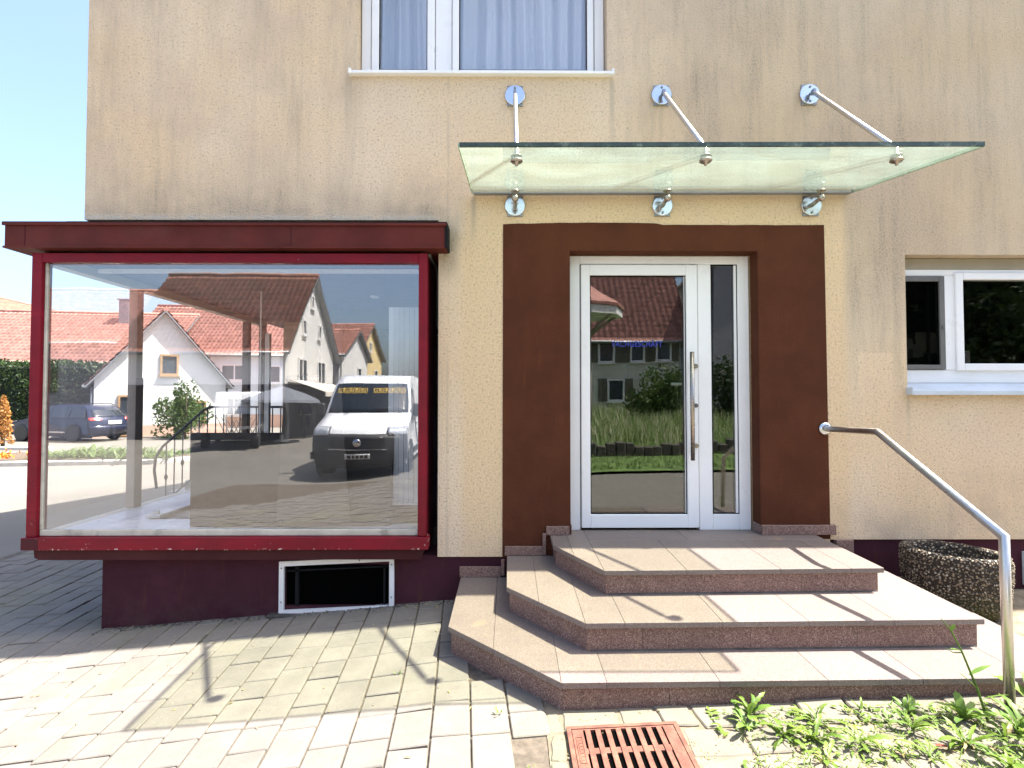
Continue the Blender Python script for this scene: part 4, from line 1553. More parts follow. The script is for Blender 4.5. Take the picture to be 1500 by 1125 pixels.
# drop the inner cap of the lathe and lay soil instead
m_.build('shell', M['aggregate'], pl)
m_ = MB()
for i in range(1200):
    a = rr.random() * 6.283
    h = rr.uniform(0.05, 0.405)
    # radius of the shell at that height
    for (r0, h0), (r1, h1) in zip(prof[:8], prof[1:8]):
        if h0 <= h <= h1:
            rad = r0 + (r1 - r0) * (h - h0) / (h1 - h0)
            break
    else:
        rad = rr.uniform(0.88, 0.97)
        h = 0.410
    x, y = rad * pa * math.cos(a), rad * pb * math.sin(a)
    x, y = x * math.cos(prot) - y * math.sin(prot), x * math.sin(prot) + y * math.cos(prot)
    s = rr.uniform(0.004, 0.0085)
    c = Vector((pcx + x, pcy + y, zb_ + h))
    q = [c + Vector(p) * s for p in ((1, 0, 0), (0, 1, 0), (-1, 0, 0), (0, -1, 0), (0, 0, 0.9), (0, 0, -0.9))]
    vs = [m_.bm.verts.new(p) for p in q]
    for f in ((0, 1, 4), (1, 2, 4), (2, 3, 4), (3, 0, 4), (1, 0, 5), (2, 1, 5), (3, 2, 5), (0, 3, 5)):
        m_._face([vs[k] for k in f], 0, True)
kind(m_.build('pebbles', M['pebble'], pl), 'stuff')
m_ = MB()
m_.lathe([(0.0, 0.275), (0.4, 0.282), (0.80, 0.27)], (pcx, pcy, zb_), 'z', 40, pa, pb, prot)
for v in m_.bm.verts:
    v.co.z += mnoise.noise(v.co * 18) * 0.02
m_.build('soil', M['soil'], pl)
m_ = MB()
for i in range(16):
    a = rr.random() * 6.28
    leaf_blade(m_, (pcx + rr.uniform(-.2, .2), pcy + rr.uniform(-.15, .15), zb_ + 0.26), (math.cos(a), math.sin(a), rr.uniform(.3, 1.4)), rr.uniform(.05, .2), 0.006, 0.3)
m_.build('dry_stalks', M['dryweed'], pl)

# ------------------------------------------------------------------ drain grate
gr = thing('drain_grate', 'rusty cast iron drain grate set among the stones before the steps', 'drain grate', (0.51, -1.77, g(0.5)))
ang = R(2.0)
gx, gy = 0.279, -1.560
gz = g(0.5) + 0.004
def GPt(u, v, h=0.0):
    return (gx + u * math.cos(ang) + v * math.sin(ang) * 0.0, gy + u * math.sin(ang) - v, gz + h + u * 0.024)
def gbar(m_, u0, u1, v0, v1, h0, h1):
    m_.hexa([GPt(u0, v1, h0), GPt(u1, v1, h0), GPt(u1, v0, h0), GPt(u0, v0, h0), GPt(u0, v1, h1), GPt(u1, v1, h1), GPt(u1, v0, h1), GPt(u0, v0, h1)])
S = 0.468
m_ = MB()
for q in ((0, S, -0.02, 0), (0, S, S, S + 0.02), (-0.02, 0.0, -0.02, S + 0.02), (S, S + 0.02, -0.02, S + 0.02)):
    gbar(m_, *q, -0.05, 0.004)
m_.build('rim', M['rust'], gr)
m_ = MB()
gbar(m_, 0.003, 0.052, 0.003, S - 0.003, -0.04, 0.002)
gbar(m_, S - 0.052, S - 0.003, 0.003, S - 0.003, -0.04, 0.002)
gbar(m_, 0.0525, S - 0.0525, 0.003, 0.010, -0.04, 0.002)
gbar(m_, 0.0525, S - 0.0525, S - 0.010, S - 0.003, -0.04, 0.002)
for vv in (0.125, 0.29):
    gbar(m_, 0.0525, S - 0.0525, vv, vv + 0.035, -0.04, -0.002)
m_.build('frame_plate', M['rust'], gr)
nb = 8
for i in range(nb):
    u = 0.0725 + i * (S - 0.145 + 0.0) / (nb - 1) - 0.011
    m_ = MB()
    gbar(m_, u, u + 0.023, 0.0105, S - 0.0105, -0.035, 0.0025)
    m_.build('grate_bar', M['rust'], gr)
m_ = MB()
for q in ((0.014, 0.016, 0.06, 0.22), (0.040, 0.042, 0.06, 0.22), (0.014, 0.042, 0.058, 0.060), (0.014, 0.042, 0.22, 0.222)):
    gbar(m_, *q, 0.0015, 0.0045)
for k in range(7):
    v = 0.072 + k * 0.021
    gbar(m_, 0.020, 0.036, v, v + 0.004, 0.0015, 0.0040)
    gbar(m_, 0.020, 0.024, v + 0.005, v + 0.014, 0.0015, 0.0040)
m_.build('cast_marking', M['rust'], gr)
m_ = MB()
gbar(m_, 0, S, 0, S, -0.0105, -0.0075)
m_.build('pit_shade_sheet', M['black'], gr)  # shallow black sheet standing in for the dark depth under the bars

# ------------------------------------------------------------------ paving: each paver its own piece
RA = R(5.0)
rdir = Vector((-math.sin(RA), math.cos(RA)))     # along the rows, away from the camera
udir = Vector((math.cos(RA), math.sin(RA)))
PW, JT = 0.173, 0.009
paving = bpy.data.objects.new('paving', None)
COL.objects.link(paving)
paving['kind'] = 'structure'
cobbles = bpy.data.objects.new('stone_paving', None)
COL.objects.link(cobbles)
cobbles['kind'] = 'structure'
xs_j = [-5.75, -4.2, -3.07, -1.7, -0.44, 0.17]
m_ = MB()
for a, b in zip(xs_j, xs_j[1:]):
    m_.quad([(a, -7.0, g(a) - 0.013), (b, -7.0, g(b) - 0.013), (b, 4.5, g(b) - 0.013), (a, 4.5, g(a) - 0.013)])
m_.build('joint_bed', M['joint'], paving)
m_ = MB()
for a, b in ((0.17, 2.34), (2.34, 6.0)):
    m_.quad([(a, -2.35, g(a) - 0.008), (b, -2.35, g(b) - 0.008), (b, 0.02, g(b) - 0.008), (a, 0.02, g(a) - 0.008)])
m_.build('joint_bed', M['sand'], cobbles)


def sproj(x, y, z):
    yy = y + 3.94
    return 750 + 760 * x / yy - 4, 582 - 760 * z / yy, 760 / yy


def in_frame(x, y, z):
    if y < -3.2:
        return False
    px, py, s = sproj(x, y, z)
    return -15 < px < 1515 and py < 1150


def inside_steps(x, y):
    z, xl, yl, xf, yf, xr, yr = T3
    if x < xl + 0.03 or x > xr - 0.03 or y > 0.05:
        return False
    if x < xf:
        return y > yl + (yf - yl) * (x - xl) / (xf - xl) + 0.06
    return y > yf + 0.05


rp = random.Random(21)
cand = []
i0 = -34
for i in range(i0, 4):
    v = -7.6 + rp.random() * 0.2
    while v < 5:
        L = rp.choice([0.176, 0.176, 0.262, 0.262, 0.262])
        vc = v + L / 2
        uc = 0.055 + (i - 0.5) * (PW + JT)
        p = udir * uc + rdir * vc
        v += L + JT
        x, y = p.x, p.y
        if x < -5.66 or x > 0.10 or inside_steps(x, y) or y > 4.3:
            continue
        if y > 0.12 and x > -3.02:
            continue
        if y < -4.7 - (x + 4.65) * 1.0 and x > -4.65 or (x <= -4.65 and y < -4.6):
            continue
        z = g(x)
        px, py, s = sproj(x, y, z)
        ok = in_frame(x, y, z)
        if y > 0.05 and px > 160 and py < 800:
            ok = False
        area = s * s * (-z) / (y + 3.94) if ok else 0
        cand.append((area, x, y, L))
cand.sort(key=lambda q: -q[0])
protos = {}
for L in (0.176, 0.262):
    m_ = MB()
    m_.box(-PW / 2, PW / 2, -L / 2, L / 2, -0.05, 0.0, 0.0045)
    o = m_.build('paver', M['paver'], paving)
    protos[L] = [o, False]
rest = MB()
n_single = 0
for k, (area, x, y, L) in enumerate(cand):
    sl = gslope(x)
    tx, ty = rp.gauss(0, 0.009), rp.gauss(0, 0.009)
    dz = rp.gauss(0, 0.0018)
    rot = (tx, -math.atan(sl) + ty, RA + rp.gauss(0, 0.004))
    loc = (x, y, g(x) + dz)
    if area > 0 and n_single < 290:
        pr = protos[L]
        if not pr[1]:
            pr[1] = True
            pr[0].location = loc
            pr[0].rotation_euler = rot
        else:
            dup_part(pr[0], loc, paving, rot)
        n_single += 1
    else:
        b0 = len(rest.bm.verts)
        rest.box(-PW / 2, PW / 2, -L / 2, L / 2, -0.04, 0.0, 0)
        rest.bm.verts.ensure_lookup_table()
        mt = Matrix.Translation(loc) @ Matrix.Rotation(rot[2], 4, 'Z') @ Matrix.Rotation(rot[1], 4, 'Y')
        for v in rest.bm.verts[b0:]:
            v.co = mt @ v.co
kind(rest.build('far_pavers', M['paver'], paving), 'stuff')

# older hand-cut blocks in front of the steps, irregular outlines
rc = random.Random(5)
def block(poly, z):
    m_ = MB()
    P = []
    n = len(poly)
    for i in range(n):
        a, b = Vector(poly[i]), Vector(poly[(i + 1) % n])
        P.append(a + Vector((rc.uniform(-.008, .008), rc.uniform(-.008, .008))))
        for t in (0.33, 0.66):
            P.append(a.lerp(b, t) + Vector((rc.uniform(-.006, .006), rc.uniform(-.006, .006))))
    m_.prism([tuple(p) for p in P], -0.06, 0.0, 0.006)
    tx, ty = rc.gauss(0, 0.015), rc.gauss(0, 0.015)
    c = Vector((sum(p.x for p in P) / len(P), sum(p.y for p in P) / len(P)))
    for v in m_.bm.verts:
        v.co.z += g(v.co.x) + z + tx * (v.co.x - c.x) + ty * (v.co.y - c.y)
    m_.build('stone_block', M['cobble'], cobbles)


yrow = -1.10
rows = [(-1.13, 0.165), (-1.30, 0.165), (-1.47, 0.17), (-1.65, 0.175), (-1.83, 0.175), (-2.01, 0.175)]
for ri, (yc, hgt) in enumerate(rows):
    x = 0.155 + rc.uniform(0, 0.05)
    while x < 3.4:
        w = rc.uniform(0.15, 0.26)
        y0, y1 = yc - hgt / 2 + 0.035 * (x - 0.5) * 0.3, yc + hgt / 2 + 0.035 * (x - 0.5) * 0.3
        cx, cy = x + w / 2, (y0 + y1) / 2
        gxm = gx - 0.03
        hit_g = (x + w > gxm and x < gx + S + 0.03 and y0 < -1.545 and y1 > -2.06)
        if hit_g:
            if x < gxm - 0.06:
                w = gxm - 0.008 - x
                hit_g = False
                cx = x + w / 2
            elif x < gx + S + 0.03:
                if y1 > -1.545 + 0.03 and yc > -1.56:
                    y0 = -1.535
                    hit_g = False
                else:
                    x = gx + S + 0.035
                    continue
        if not hit_g and not inside_steps(cx, y1 - 0.03) and not (cx > 2.95 and cy > -0.9):
            sk_ = rc.uniform(-.012, .012)
            block([(x + sk_, y0), (x + w + sk_, y0), (x + w - sk_, y1), (x - sk_, y1)], rc.gauss(0, 0.004))
        x += w + rc.uniform(0.008, 0.02)

# ------------------------------------------------------------------ weeds between the stones
rw_ = random.Random(17)
def weed_leaf_mesh(name, L, w, lobes, mat):
    m_ = MB()
    n = 9
    row = []
    for i in range(n + 1):
        t = i / n
        ww = w * (math.sin(math.pi * (0.08 + 0.9 * t)) ** 0.7) * (0.35 + 0.65 * t)
        if lobes and 0 < i < n:
            ww *= 1.0 if i % 2 else 0.55
        y = L * t
        zz = L * (0.30 * math.sin(t * 2.5) * 0.7)
        row.append((m_.bm.verts.new((-ww / 2, y - (0.01 if i % 2 else 0), zz + ww * 0.14)), m_.bm.verts.new((0, y, zz)), m_.bm.verts.new((ww / 2, y - (0.01 if i % 2 else 0), zz + ww * 0.14))))
    for a, b in zip(row, row[1:]):
        m_._face([a[0], a[1], b[1], b[0]], 0, True)
        m_._face([a[1], a[2], b[2], b[1]], 0, True)
    me_o = m_.build(name, mat)
    me = me_o.data
    bpy.data.objects.remove(me_o)
    return me


LEAF = [weed_leaf_mesh('leaf', 0.15, 0.042, True, M['weed']), weed_leaf_mesh('leaf', 0.11, 0.030, True, M['weed']),
        weed_leaf_mesh('leaf', 0.12, 0.052, False, M['weeddark']), weed_leaf_mesh('leaf', 0.20, 0.075, False, M['weed']), weed_leaf_mesh('leaf', 0.075, 0.02, False, M['dryweed'])]
WEEDS = []


def weed(x, y, nleaf, size, meshes, label, upright=0.35, name='weed', z=None, grp='weeds before the steps'):
    zz = (g(x) if z is None else z) - 0.004
    o = thing(name, label, 'weed', (x, y, zz), rw_.random() * 6.28, grp)
    for i in range(nleaf):
        c = bpy.data.objects.new('leaf', LEAF[4] if rw_.random() < 0.07 else rw_.choice(meshes))
        COL.objects.link(c)
        c.parent = o
        c.location = (rw_.uniform(-.012, .012), rw_.uniform(-.012, .012), rw_.uniform(0, 0.02))
        c.rotation_euler = (max(-0.1, rw_.gauss(upright * 0.6, 0.25)), rw_.gauss(0, 0.25), i * 2.4 + rw_.uniform(-.4, .4))
        k = size * rw_.uniform(0.42, 0.98)
        c.scale = (k * rw_.uniform(.75, 1.2), k, k * rw_.uniform(.5, 1.3))
    return o


weed(1.12, -1.49, 11, 1.09, LEAF[2:3] + LEAF[0:1], 'broad leaved weed growing against the lowest step, nearest the drain grate', 0.4)
weed(1.20, -1.64, 17, 1.32, LEAF[0:2], 'bright dandelion rosette spreading over the stones just beyond the grate', 0.25)
weed(1.29, -1.80, 12, 1.03, LEAF[0:2] + LEAF[4:5], 'ragged dandelion at the picture bottom with yellowing leaves', 0.3)
weed(1.40, -1.55, 13, 1.03, LEAF[0:2], 'small toothed weed between the broad leaved weed and the reddish dry clump', 0.5)
weed(1.58, -1.50, 12, 0.63, LEAF[4:5] + LEAF[1:2], 'low dry reddish clump growing close to the lowest step', 0.8)
weed(1.66, -1.46, 11, 0.63, LEAF[1:2] + LEAF[2:3], 'upright little weed with thin seed spikes beside the dry clump', 0.9)
weed(1.78, -1.62, 15, 1.09, LEAF[0:2], 'light green toothed weed mid way between grate and handrail post', 0.5)
weed(1.86, -1.48, 12, 0.92, LEAF[1:3], 'tufted weed under the edge of the lowest step', 0.7)
weed(1.93, -1.72, 17, 1.26, LEAF[0:2], 'wide dandelion rosette lying flat on the tilted stones', 0.3)
weed(2.06, -1.55, 15, 1.21, LEAF[0:3], 'dense leafy weed below the tall bolting stalk', 0.6)
weed(2.22, -1.66, 15, 1.26, LEAF[0:1] + LEAF[2:3], 'dark green dock weed in front of the handrail post', 0.5)
weed(2.40, -1.58, 9, 1.09, LEAF[2:4], 'large light leaved weed right behind the handrail post', 1.0)
weed(2.16, -1.80, 15, 1.09, LEAF[0:2], 'grassy dandelion at the lower picture corner below the post', 0.4)
weed(1.62, -1.78, 9, 0.69, LEAF[4:5] + LEAF[1:2], 'half dried weed patch at the picture bottom between two rosettes', 0.5)
weed(2.62, -1.02, 14, 0.8, LEAF[1:2] + LEAF[4:5], 'straggling weed on the bare ground between second step and planter', 0.35)
weed(2.78, -0.92, 12, 0.8, LEAF[0:2], 'creeping weed behind the upright of the handrail', 0.35)
weed(3.02, -0.98, 10, 0.8, LEAF[0:2], 'weed at the picture edge in front of the planter', 0.35)
weed(-0.62, -1.00, 6, 0.32, LEAF[2:3], 'tiny green seedling in the paver joint beside the chamfered step', 0.9)
weed(-0.05, -1.42, 5, 0.3, LEAF[2:3], 'tiny yellow green seedling in the step shadow on the pavers', 0.9)
weed(0.09, -1.78, 6, 0.25, LEAF[4:5] + LEAF[2:3], 'seedling with dry leaves in the paver joint by the picture bottom', 0.8)
weed(0.16, -1.83, 6, 0.3, LEAF[2:3], 'green seedling in the wide joint between pavers and old stones', 0.8)
weed(1.06, -1.58, 10, 1.1, LEAF[2:3] + LEAF[1:2], 'leafy weed touching the upper corner of the rusty grate', 0.3)
weed(1.32, -1.66, 10, 1.1, LEAF[0:2], 'dandelion rosette with long toothed leaves between two stones', 0.2)
weed(1.5, -1.68, 10, 1.1, LEAF[0:2], 'flat dandelion rosette in the middle of the weed patch', 0.2)
weed(1.72, -1.8, 10, 1.1, LEAF[0:2], 'light green rosette at the picture bottom nearest the red dry leaf', 0.25)
weed(1.98, -1.86, 10, 1.1, LEAF[0:1] + LEAF[2:3], 'weed tuft at the picture bottom under the wide rosette', 0.35)
weed(2.12, -1.7, 10, 1.1, LEAF[0:2], 'overlapping rosette between the dock weed and the leafy weed', 0.3)
weed(2.3, -1.82, 10, 1.1, LEAF[2:4], 'broad leaved weed in the lower picture corner', 0.4)
weed(2.36, -1.72, 10, 1.1, LEAF[0:2], 'toothed weed just before the handrail post', 0.4)
# tall bolting stalk
st = thing('bolting_weed', 'tall thin weed stalk with few narrow leaves leaning before the lowest step', 'weed', (2.17, -1.56, g(2.17)), 0, 'weeds before the steps')
m_ = MB()
m_.tube([(2.17, -1.56, g(2.17)), (2.13, -1.555, g(2.1) + 0.14), (2.07, -1.55, g(2.1) + 0.30), (2.02, -1.55, g(2.1) + 0.40), (1.975, -1.55, g(2.1) + 0.455)], [0.006, 0.005, 0.004, 0.003, 0.0015], 7)
m_.tube([(2.07, -1.55, g(2.1) + 0.30), (2.02, -1.56, g(2.1) + 0.305), (1.985, -1.56, g(2.1) + 0.325)], [0.003, 0.002, 0.001], 6)
m_.build('stem', M['weeddark'], st)
for (b, d, L) in (((2.13, -1.555, g(2.1) + 0.14), (-1, 0, 1.1), 0.17), ((2.10, -1.55, g(2.1) + 0.2), (0.9, 0.1, 0.5), 0.13), ((2.06, -1.55, g(2.1) + 0.31), (-1, 0, 0.35), 0.05), ((2.02, -1.55, g(2.1) + 0.40), (0.5, 0, 1), 0.04), ((2.14, -1.555, g(2.1) + 0.09), (0.4, -0.6, 0.7), 0.14)):
    m_ = MB()
    leaf_blade(m_, b, d, L, 0.026, 0.2)
    m_.build('leaf', M['weeddark'], st)
# loose grass and crumbs in the joints
m_ = MB()
def tufts(m_, n, xa, xb, ya, yb, lo, hi):
    for i in range(n):
        cx, cy = rw_.uniform(xa, xb), rw_.uniform(ya, yb)
        if inside_steps(cx, cy - 0.03):
            continue
        for k in range(rw_.randint(4, 9)):
            a = rw_.random() * 6.28
            leaf_blade(m_, (cx + rw_.uniform(-.02, .02), cy + rw_.uniform(-.02, .02), g(cx) - 0.008), (math.cos(a) * .6, math.sin(a) * .6, rw_.uniform(.3, 1.2)), rw_.uniform(lo, hi), 0.005, 0.5, 0, 2)
tufts(m_, 300, 1.0, 2.7, -1.95, -1.42, 0.02, 0.07)
tufts(m_, 60, 2.55, 3.6, -1.1, -0.75, 0.02, 0.07)
kind(m_.build('grass', M['weed']), 'stuff')
m_ = MB()
tufts(m_, 170, 0.2, 2.6, -1.95, -1.40, 0.01, 0.035)
kind(m_.build('dry_grass', M['dryweed']), 'stuff')
m_ = MB()
for i in range(420):
    x, y = rw_.uniform(-4, 2.8), rw_.uniform(-2.0, -0.02)
    if inside_steps(x, y):
        continue
    if x < 0.1 and rw_.random() < 0.55:
        continue
    s_ = rw_.uniform(0.002, 0.006)
    a = rw_.random() * 3
    m_.hexa([(x + s_ * q[0] * math.cos(a) - s_ * q[1] * math.sin(a), y + s_ * q[0] * math.sin(a) + s_ * q[1] * math.cos(a), g(x) - 0.002 + q[2] * s_ * 0.7) for q in ((-1, -1, 0), (1, -.8, 0), (1, 1, 0), (-.9, 1, 0), (-.6, -.7, 1), (.7, -.6, 1), (.6, .7, 1), (-.6, .6, 1))])
kind(m_.build('gravel', M['pebble']), 'stuff')
lf_ = thing('dry_leaf', 'small red dry leaf lying among the weeds', 'leaf', (1.80, -1.72, g(1.8)))
m_ = MB()
leaf_blade(m_, (1.80, -1.72, g(1.8) + 0.006), (0.8, -0.4, 0.35), 0.05, 0.022, 0.3)
m_.build('blade', M['redleaf'], lf_)

# ------------------------------------------------------------------ houses
def house(name, label, cx, cy, rz, L, Wd, zg, eave, ridge, wallm, roofm, wins=(), tile=(0.26, 0.34), oh=0.3, base=None, chimney=None, group=None, dark=None):
    """ridge along local x, gables at +-L/2; wins: (face, u, z, w, h, frame, shutters)"""
    H = thing(name, label, 'house', (cx, cy, zg), rz, group)
    e, r = eave - zg, ridge - zg
    hl_, hw = L / 2, Wd / 2
    m_ = MB()
    # walls as one closed shell with gables
    A = [(-hl_, -hw), (hl_, -hw), (hl_, hw), (-hl_, hw)]
    for (p, q) in ((A[0], A[1]), (A[2], A[3])):
        m_.quad([(p[0], p[1], -0.3), (q[0], q[1], -0.3), (q[0], q[1], e), (p[0], p[1], e)])
    for sx in (1, -1):
        x = sx * hl_
        pts = [(x, -hw, -0.3), (x, hw, -0.3), (x, hw, e), (x, 0, r - 0.02), (x, -hw, e)]
        m_.quad(pts if sx > 0 else list(reversed(pts)))
    m_.build('wall', M[wallm], H, True)
    if dark:
        m_ = MB()
        m_.box(-hl_ - 0.03, hl_ + 0.03, -hw - 0.03, hw + 0.03, -0.25, dark[0])
        m_.build('ground_storey', M[dark[1]], H, True)
    if base:
        m_ = MB()
        m_.box(-hl_ - 0.02, hl_ + 0.02, -hw - 0.02, hw + 0.02, -0.25, base[0])
        m_.build('wall_base', M[base[1]], H, True)
    sl = math.hypot(hw, r - e)
    sl2 = sl * (1 + oh / max(0.1, hw))
    rows = max(6, int(sl2 / tile[1]))
    cols = int((L + 2 * oh) / tile[0])
    ny, nz = (r - e) / sl, hw / sl
    for sy in (1, -1):
        def rf(u, v, sy=sy):
            d = v * sl2
            k = v * rows - math.floor(v * rows + 1e-6)
            if v >= 0.9999:
                k = 1.0
            x = -hl_ - oh + (L + 2 * oh) * u
            lift = 0.05
            return (x, sy * (d * hw / sl + lift * ny), r - d * (r - e) / sl + lift * nz)
        mm = MB()
        per = 4 if cols < 70 else 3
        us = [i / (cols * per) for i in range(cols * per + 1)]
        vs = []
        for i in range(rows):
            vs += [i / rows, (i + 0.96) / rows]
        vs.append(1.0)
        G = []
        for u in us:
            colv = []
            for vi, v in enumerate(vs):
                kk = (v * rows) % 1.0 if v < 1 else 1.0
                d = v * sl2
                if vi % 2 == 1:
                    kk = 1.0
                elif v < 1:
                    kk = 0.0
                lift = 0.04 + 0.075 * kk + 0.016 * math.sin(u * cols * 2 * math.pi)
                colv.append(mm.bm.verts.new((-hl_ - oh + (L + 2 * oh) * u, sy * (d * hw / sl + lift * ny), r - d * (r - e) / sl + lift * nz)))
            G.append(colv)
        for i in range(len(us) - 1):
            for j in range(len(vs) - 1):
                q = [G[i][j], G[i + 1][j], G[i + 1][j + 1], G[i][j + 1]]
                mm._face(q if sy < 0 else list(reversed(q)), 0, True)
        kind(mm.build('roof_tiles', M[roofm], H, True), 'stuff')
        mm = MB()
        yb, zb = sl2 * hw / sl, r - sl2 * (r - e) / sl
        mm.hexa([(-hl_ - oh, sy * 0.0, r - 0.06), (hl_ + oh, sy * 0.0, r - 0.06), (hl_ + oh, sy * yb, zb - 0.06), (-hl_ - oh, sy * yb, zb - 0.06),
                 (-hl_ - oh, sy * 0.0, r + 0.035), (hl_ + oh, 0.0, r + 0.035), (hl_ + oh, sy * yb, zb + 0.035), (-hl_ - oh, sy * yb, zb + 0.035)])
        mm.build('roof_board', M['gutter'], H, True)
        mm = MB()
        mm.tube([(-hl_ - oh, sy * (yb + 0.06), zb + 0.02), (hl_ + oh, sy * (yb + 0.06), zb + 0.02)], 0.07, 8)
        mm.build('gutter', M['gutter'], H, True)
        mm = MB()
        mm.tube([(hl_ - 0.15, sy * (hw + 0.08), zb), (hl_ - 0.15, sy * (hw + 0.06), -0.2)], 0.05, 8)
        mm.build('downpipe', M['gutter'], H, True)
    mm = MB()
    mm.tube([(-hl_ - oh, 0, r + 0.07), (hl_ + oh, 0, r + 0.07)], 0.11, 8)
    mm.build('ridge_tiles', M[roofm], H, True)
    if chimney:
        mm = MB()
        mm.box(chimney[0] - .3, chimney[0] + .3, chimney[1] - .25, chimney[1] + .25, r - 1.2, r + chimney[2], 0.02)
        mm.box(chimney[0] - .36, chimney[0] + .36, chimney[1] - .31, chimney[1] + .31, r + chimney[2] + 0.001, r + chimney[2] + 0.08)
        mm.build('chimney', M['gutter'], H, True)
    for wv in wins:
        face, u, z, w, h, fm = wv[:6]
        sh = wv[6] if len(wv) > 6 else None
        z -= zg
        def P(a, b, d, face=face):
            if face == '+x':
                return (hl_ + d, a, b)
            if face == '-x':
                return (-hl_ - d, -a, b)
            if face == '+y':
                return (-a, hw + d, b)
            return (a, -hw - d, b)
        def bar(m_, a0, a1, b0, b1, d0, d1):
            m_.hexa([P(a0, b0, d0), P(a1, b0, d0), P(a1, b0, d1), P(a0, b0, d1), P(a0, b1, d0), P(a1, b1, d0), P(a1, b1, d1), P(a0, b1, d1)])
        win = MB()
        a0, a1, b0, b1 = u - w / 2, u + w / 2, z - h / 2, z + h / 2
        t = 0.09
        for q in ((a0, a0 + t, b0, b1), (a1 - t, a1, b0, b1), (a0 + t, a1 - t, b0, b0 + t), (a0 + t, a1 - t, b1 - t, b1)):
            bar(win, *q, 0.002, 0.07)
        if w > 0.9:
            bar(win, u - 0.035, u + 0.035, b0 + t, b1 - t, 0.002, 0.06)
        bar(win, a0 - 0.06, a1 + 0.06, b0 - 0.07, b0 - 0.001, 0.002, 0.12)
        wo_ = win.build('window', M[fm], H, True)
        pm_ = MB()
        bar(pm_, a0 + t, a1 - t, b0 + t, b1 - t, 0.003, 0.02)
        pm_.build('pane', M['farwin'], wo_, True)
        if sh:
            for s0 in (a0 - w * 0.52, a1 + 0.02):
                sm = MB()
                bar(sm, s0, s0 + w * 0.5, b0, b1, 0.002, 0.05)
                for k in range(6):
                    zz = b0 + 0.1 + k * (h - 0.2) / 6
                    bar(sm, s0 + 0.05, s0 + w * 0.5 - 0.05, zz, zz + 0.04, 0.05, 0.065)
                sm.build('shutter', M['shutter'], H, True)
    return H


ZL = -1.80
# seen directly and through the side glazing, along the street beside the shop
house('tiled_house', 'long house with orange red tiled roof and shade-tinted render behind the hedge', -27.5, 29.0, R(8), 14.0, 9.0, ZL, 2.05, 5.3, 'shadewall', 'tile_red',
      (('-y', -1.3, 0.4, 1.4, 1.3, 'trimwhite'), ('-y', 1.2, -0.4, 1.5, 1.2, 'trimwhite'), ('-y', 4.2, 0.7, 1.0, 1.2, 'trimwhite')), chimney=(3.4, -0.9, 0.75), group='houses along the street')
house('gable_house', 'small bright white gable house with wood framed windows facing the street', -18.9, 24.0, R(-52), 8.0, 5.2, ZL, 0.85, 4.1, 'whitewall', 'tile_red',
      (('+x', 0.2, 1.55, 0.75, 1.0, 'woodtrim'), ('+x', 1.35, -0.65, 0.8, 0.95, 'woodtrim'), ('+x', -1.3, -0.8, 0.9, 1.8, 'woodtrim')), base=(0.5, 'pinkbase'), group='houses along the street')
house('street_house', 'house with shade-tinted walls, red tiled roof and salmon base next to the white gable', -18.6, 31.4, R(4), 9.6, 8.0, ZL, 2.75, 6.1, 'shadewall', 'tile_red',
      (('-y', 1.7, 1.5, 1.6, 1.0, 'trimwhite'), ('-y', 1.7, -0.55, 1.9, 1.1, 'trimwhite'), ('-y', 4.0, 1.4, 0.9, 1.1, 'trimwhite')), base=(0.75, 'pinkbase'), group='houses along the street')
house('far_gable_house', 'distant white house with shallow brown roof at the far end of the street', -38.5, 36.0, R(-80), 12.0, 11.0, ZL, 4.6, 7.4, 'whitewall', 'tile_brown', (), group='houses along the street')
# mirrored in the front pane: the other side of the road, behind the photographer
house('steep_gable_house', 'tall white gable house with steep brown tiled roof above the cafe', -13.1, -21.7, 0, 6.8, 6.2, ZL, 2.25, 5.95, 'whitewall', 'tile_brown',
      (('+x', -1.35, 1.25, 1.1, 1.15, 'trimwhite'), ('+x', 1.25, 1.25, 1.1, 1.15, 'trimwhite'), ('+x', 1.0, 3.35, 0.42, 0.75, 'trimwhite'), ('+x', -1.0, 3.35, 0.42, 0.75, 'trimwhite'), ('+x', 0.0, 4.7, 0.38, 0.7, 'trimwhite')), dark=(2.35, 'darkwall'), group='houses across the road')
house('grey_house', 'long grey house with plum roof standing back from the road, mirrored over the blue car', -23.4, -22.6, R(-3), 12.0, 8.0, ZL, 2.5, 5.4, 'greywall', 'tile_old',
      (('+y', 1.0, 0.9, 1.2, 1.4, 'trimwhite', 1), ('+y', 3.6, 0.9, 1.2, 1.4, 'trimwhite', 1), ('+y', -2.4, 0.9, 1.2, 1.4, 'trimwhite', 1)), group='houses across the road')
house('low_house', 'low white house with red roof behind the steep gable house', -13.8, -29.4, 0, 8.0, 5.6, ZL, 2.6, 4.2, 'whitewall', 'tile_red',
      (('+x', -0.6, 1.3, 0.9, 1.3, 'trimwhite'), ('+x', 0.8, -0.3, 0.9, 1.3, 'trimwhite')), group='houses across the road')
house('yellow_house', 'yellow gable house with red roof farthest along the mirrored road', -15.3, -36.6, 0, 9.0, 7.0, ZL, 3.2, 5.6, 'yellowwall', 'tile_red',
      (('+x', 0.0, 3.9, 0.6, 0.8, 'trimwhite'), ('+x', -1.8, 1.6, 0.9, 1.2, 'trimwhite'), ('+x', 1.6, 1.6, 0.9, 1.2, 'trimwhite')), group='houses across the road')
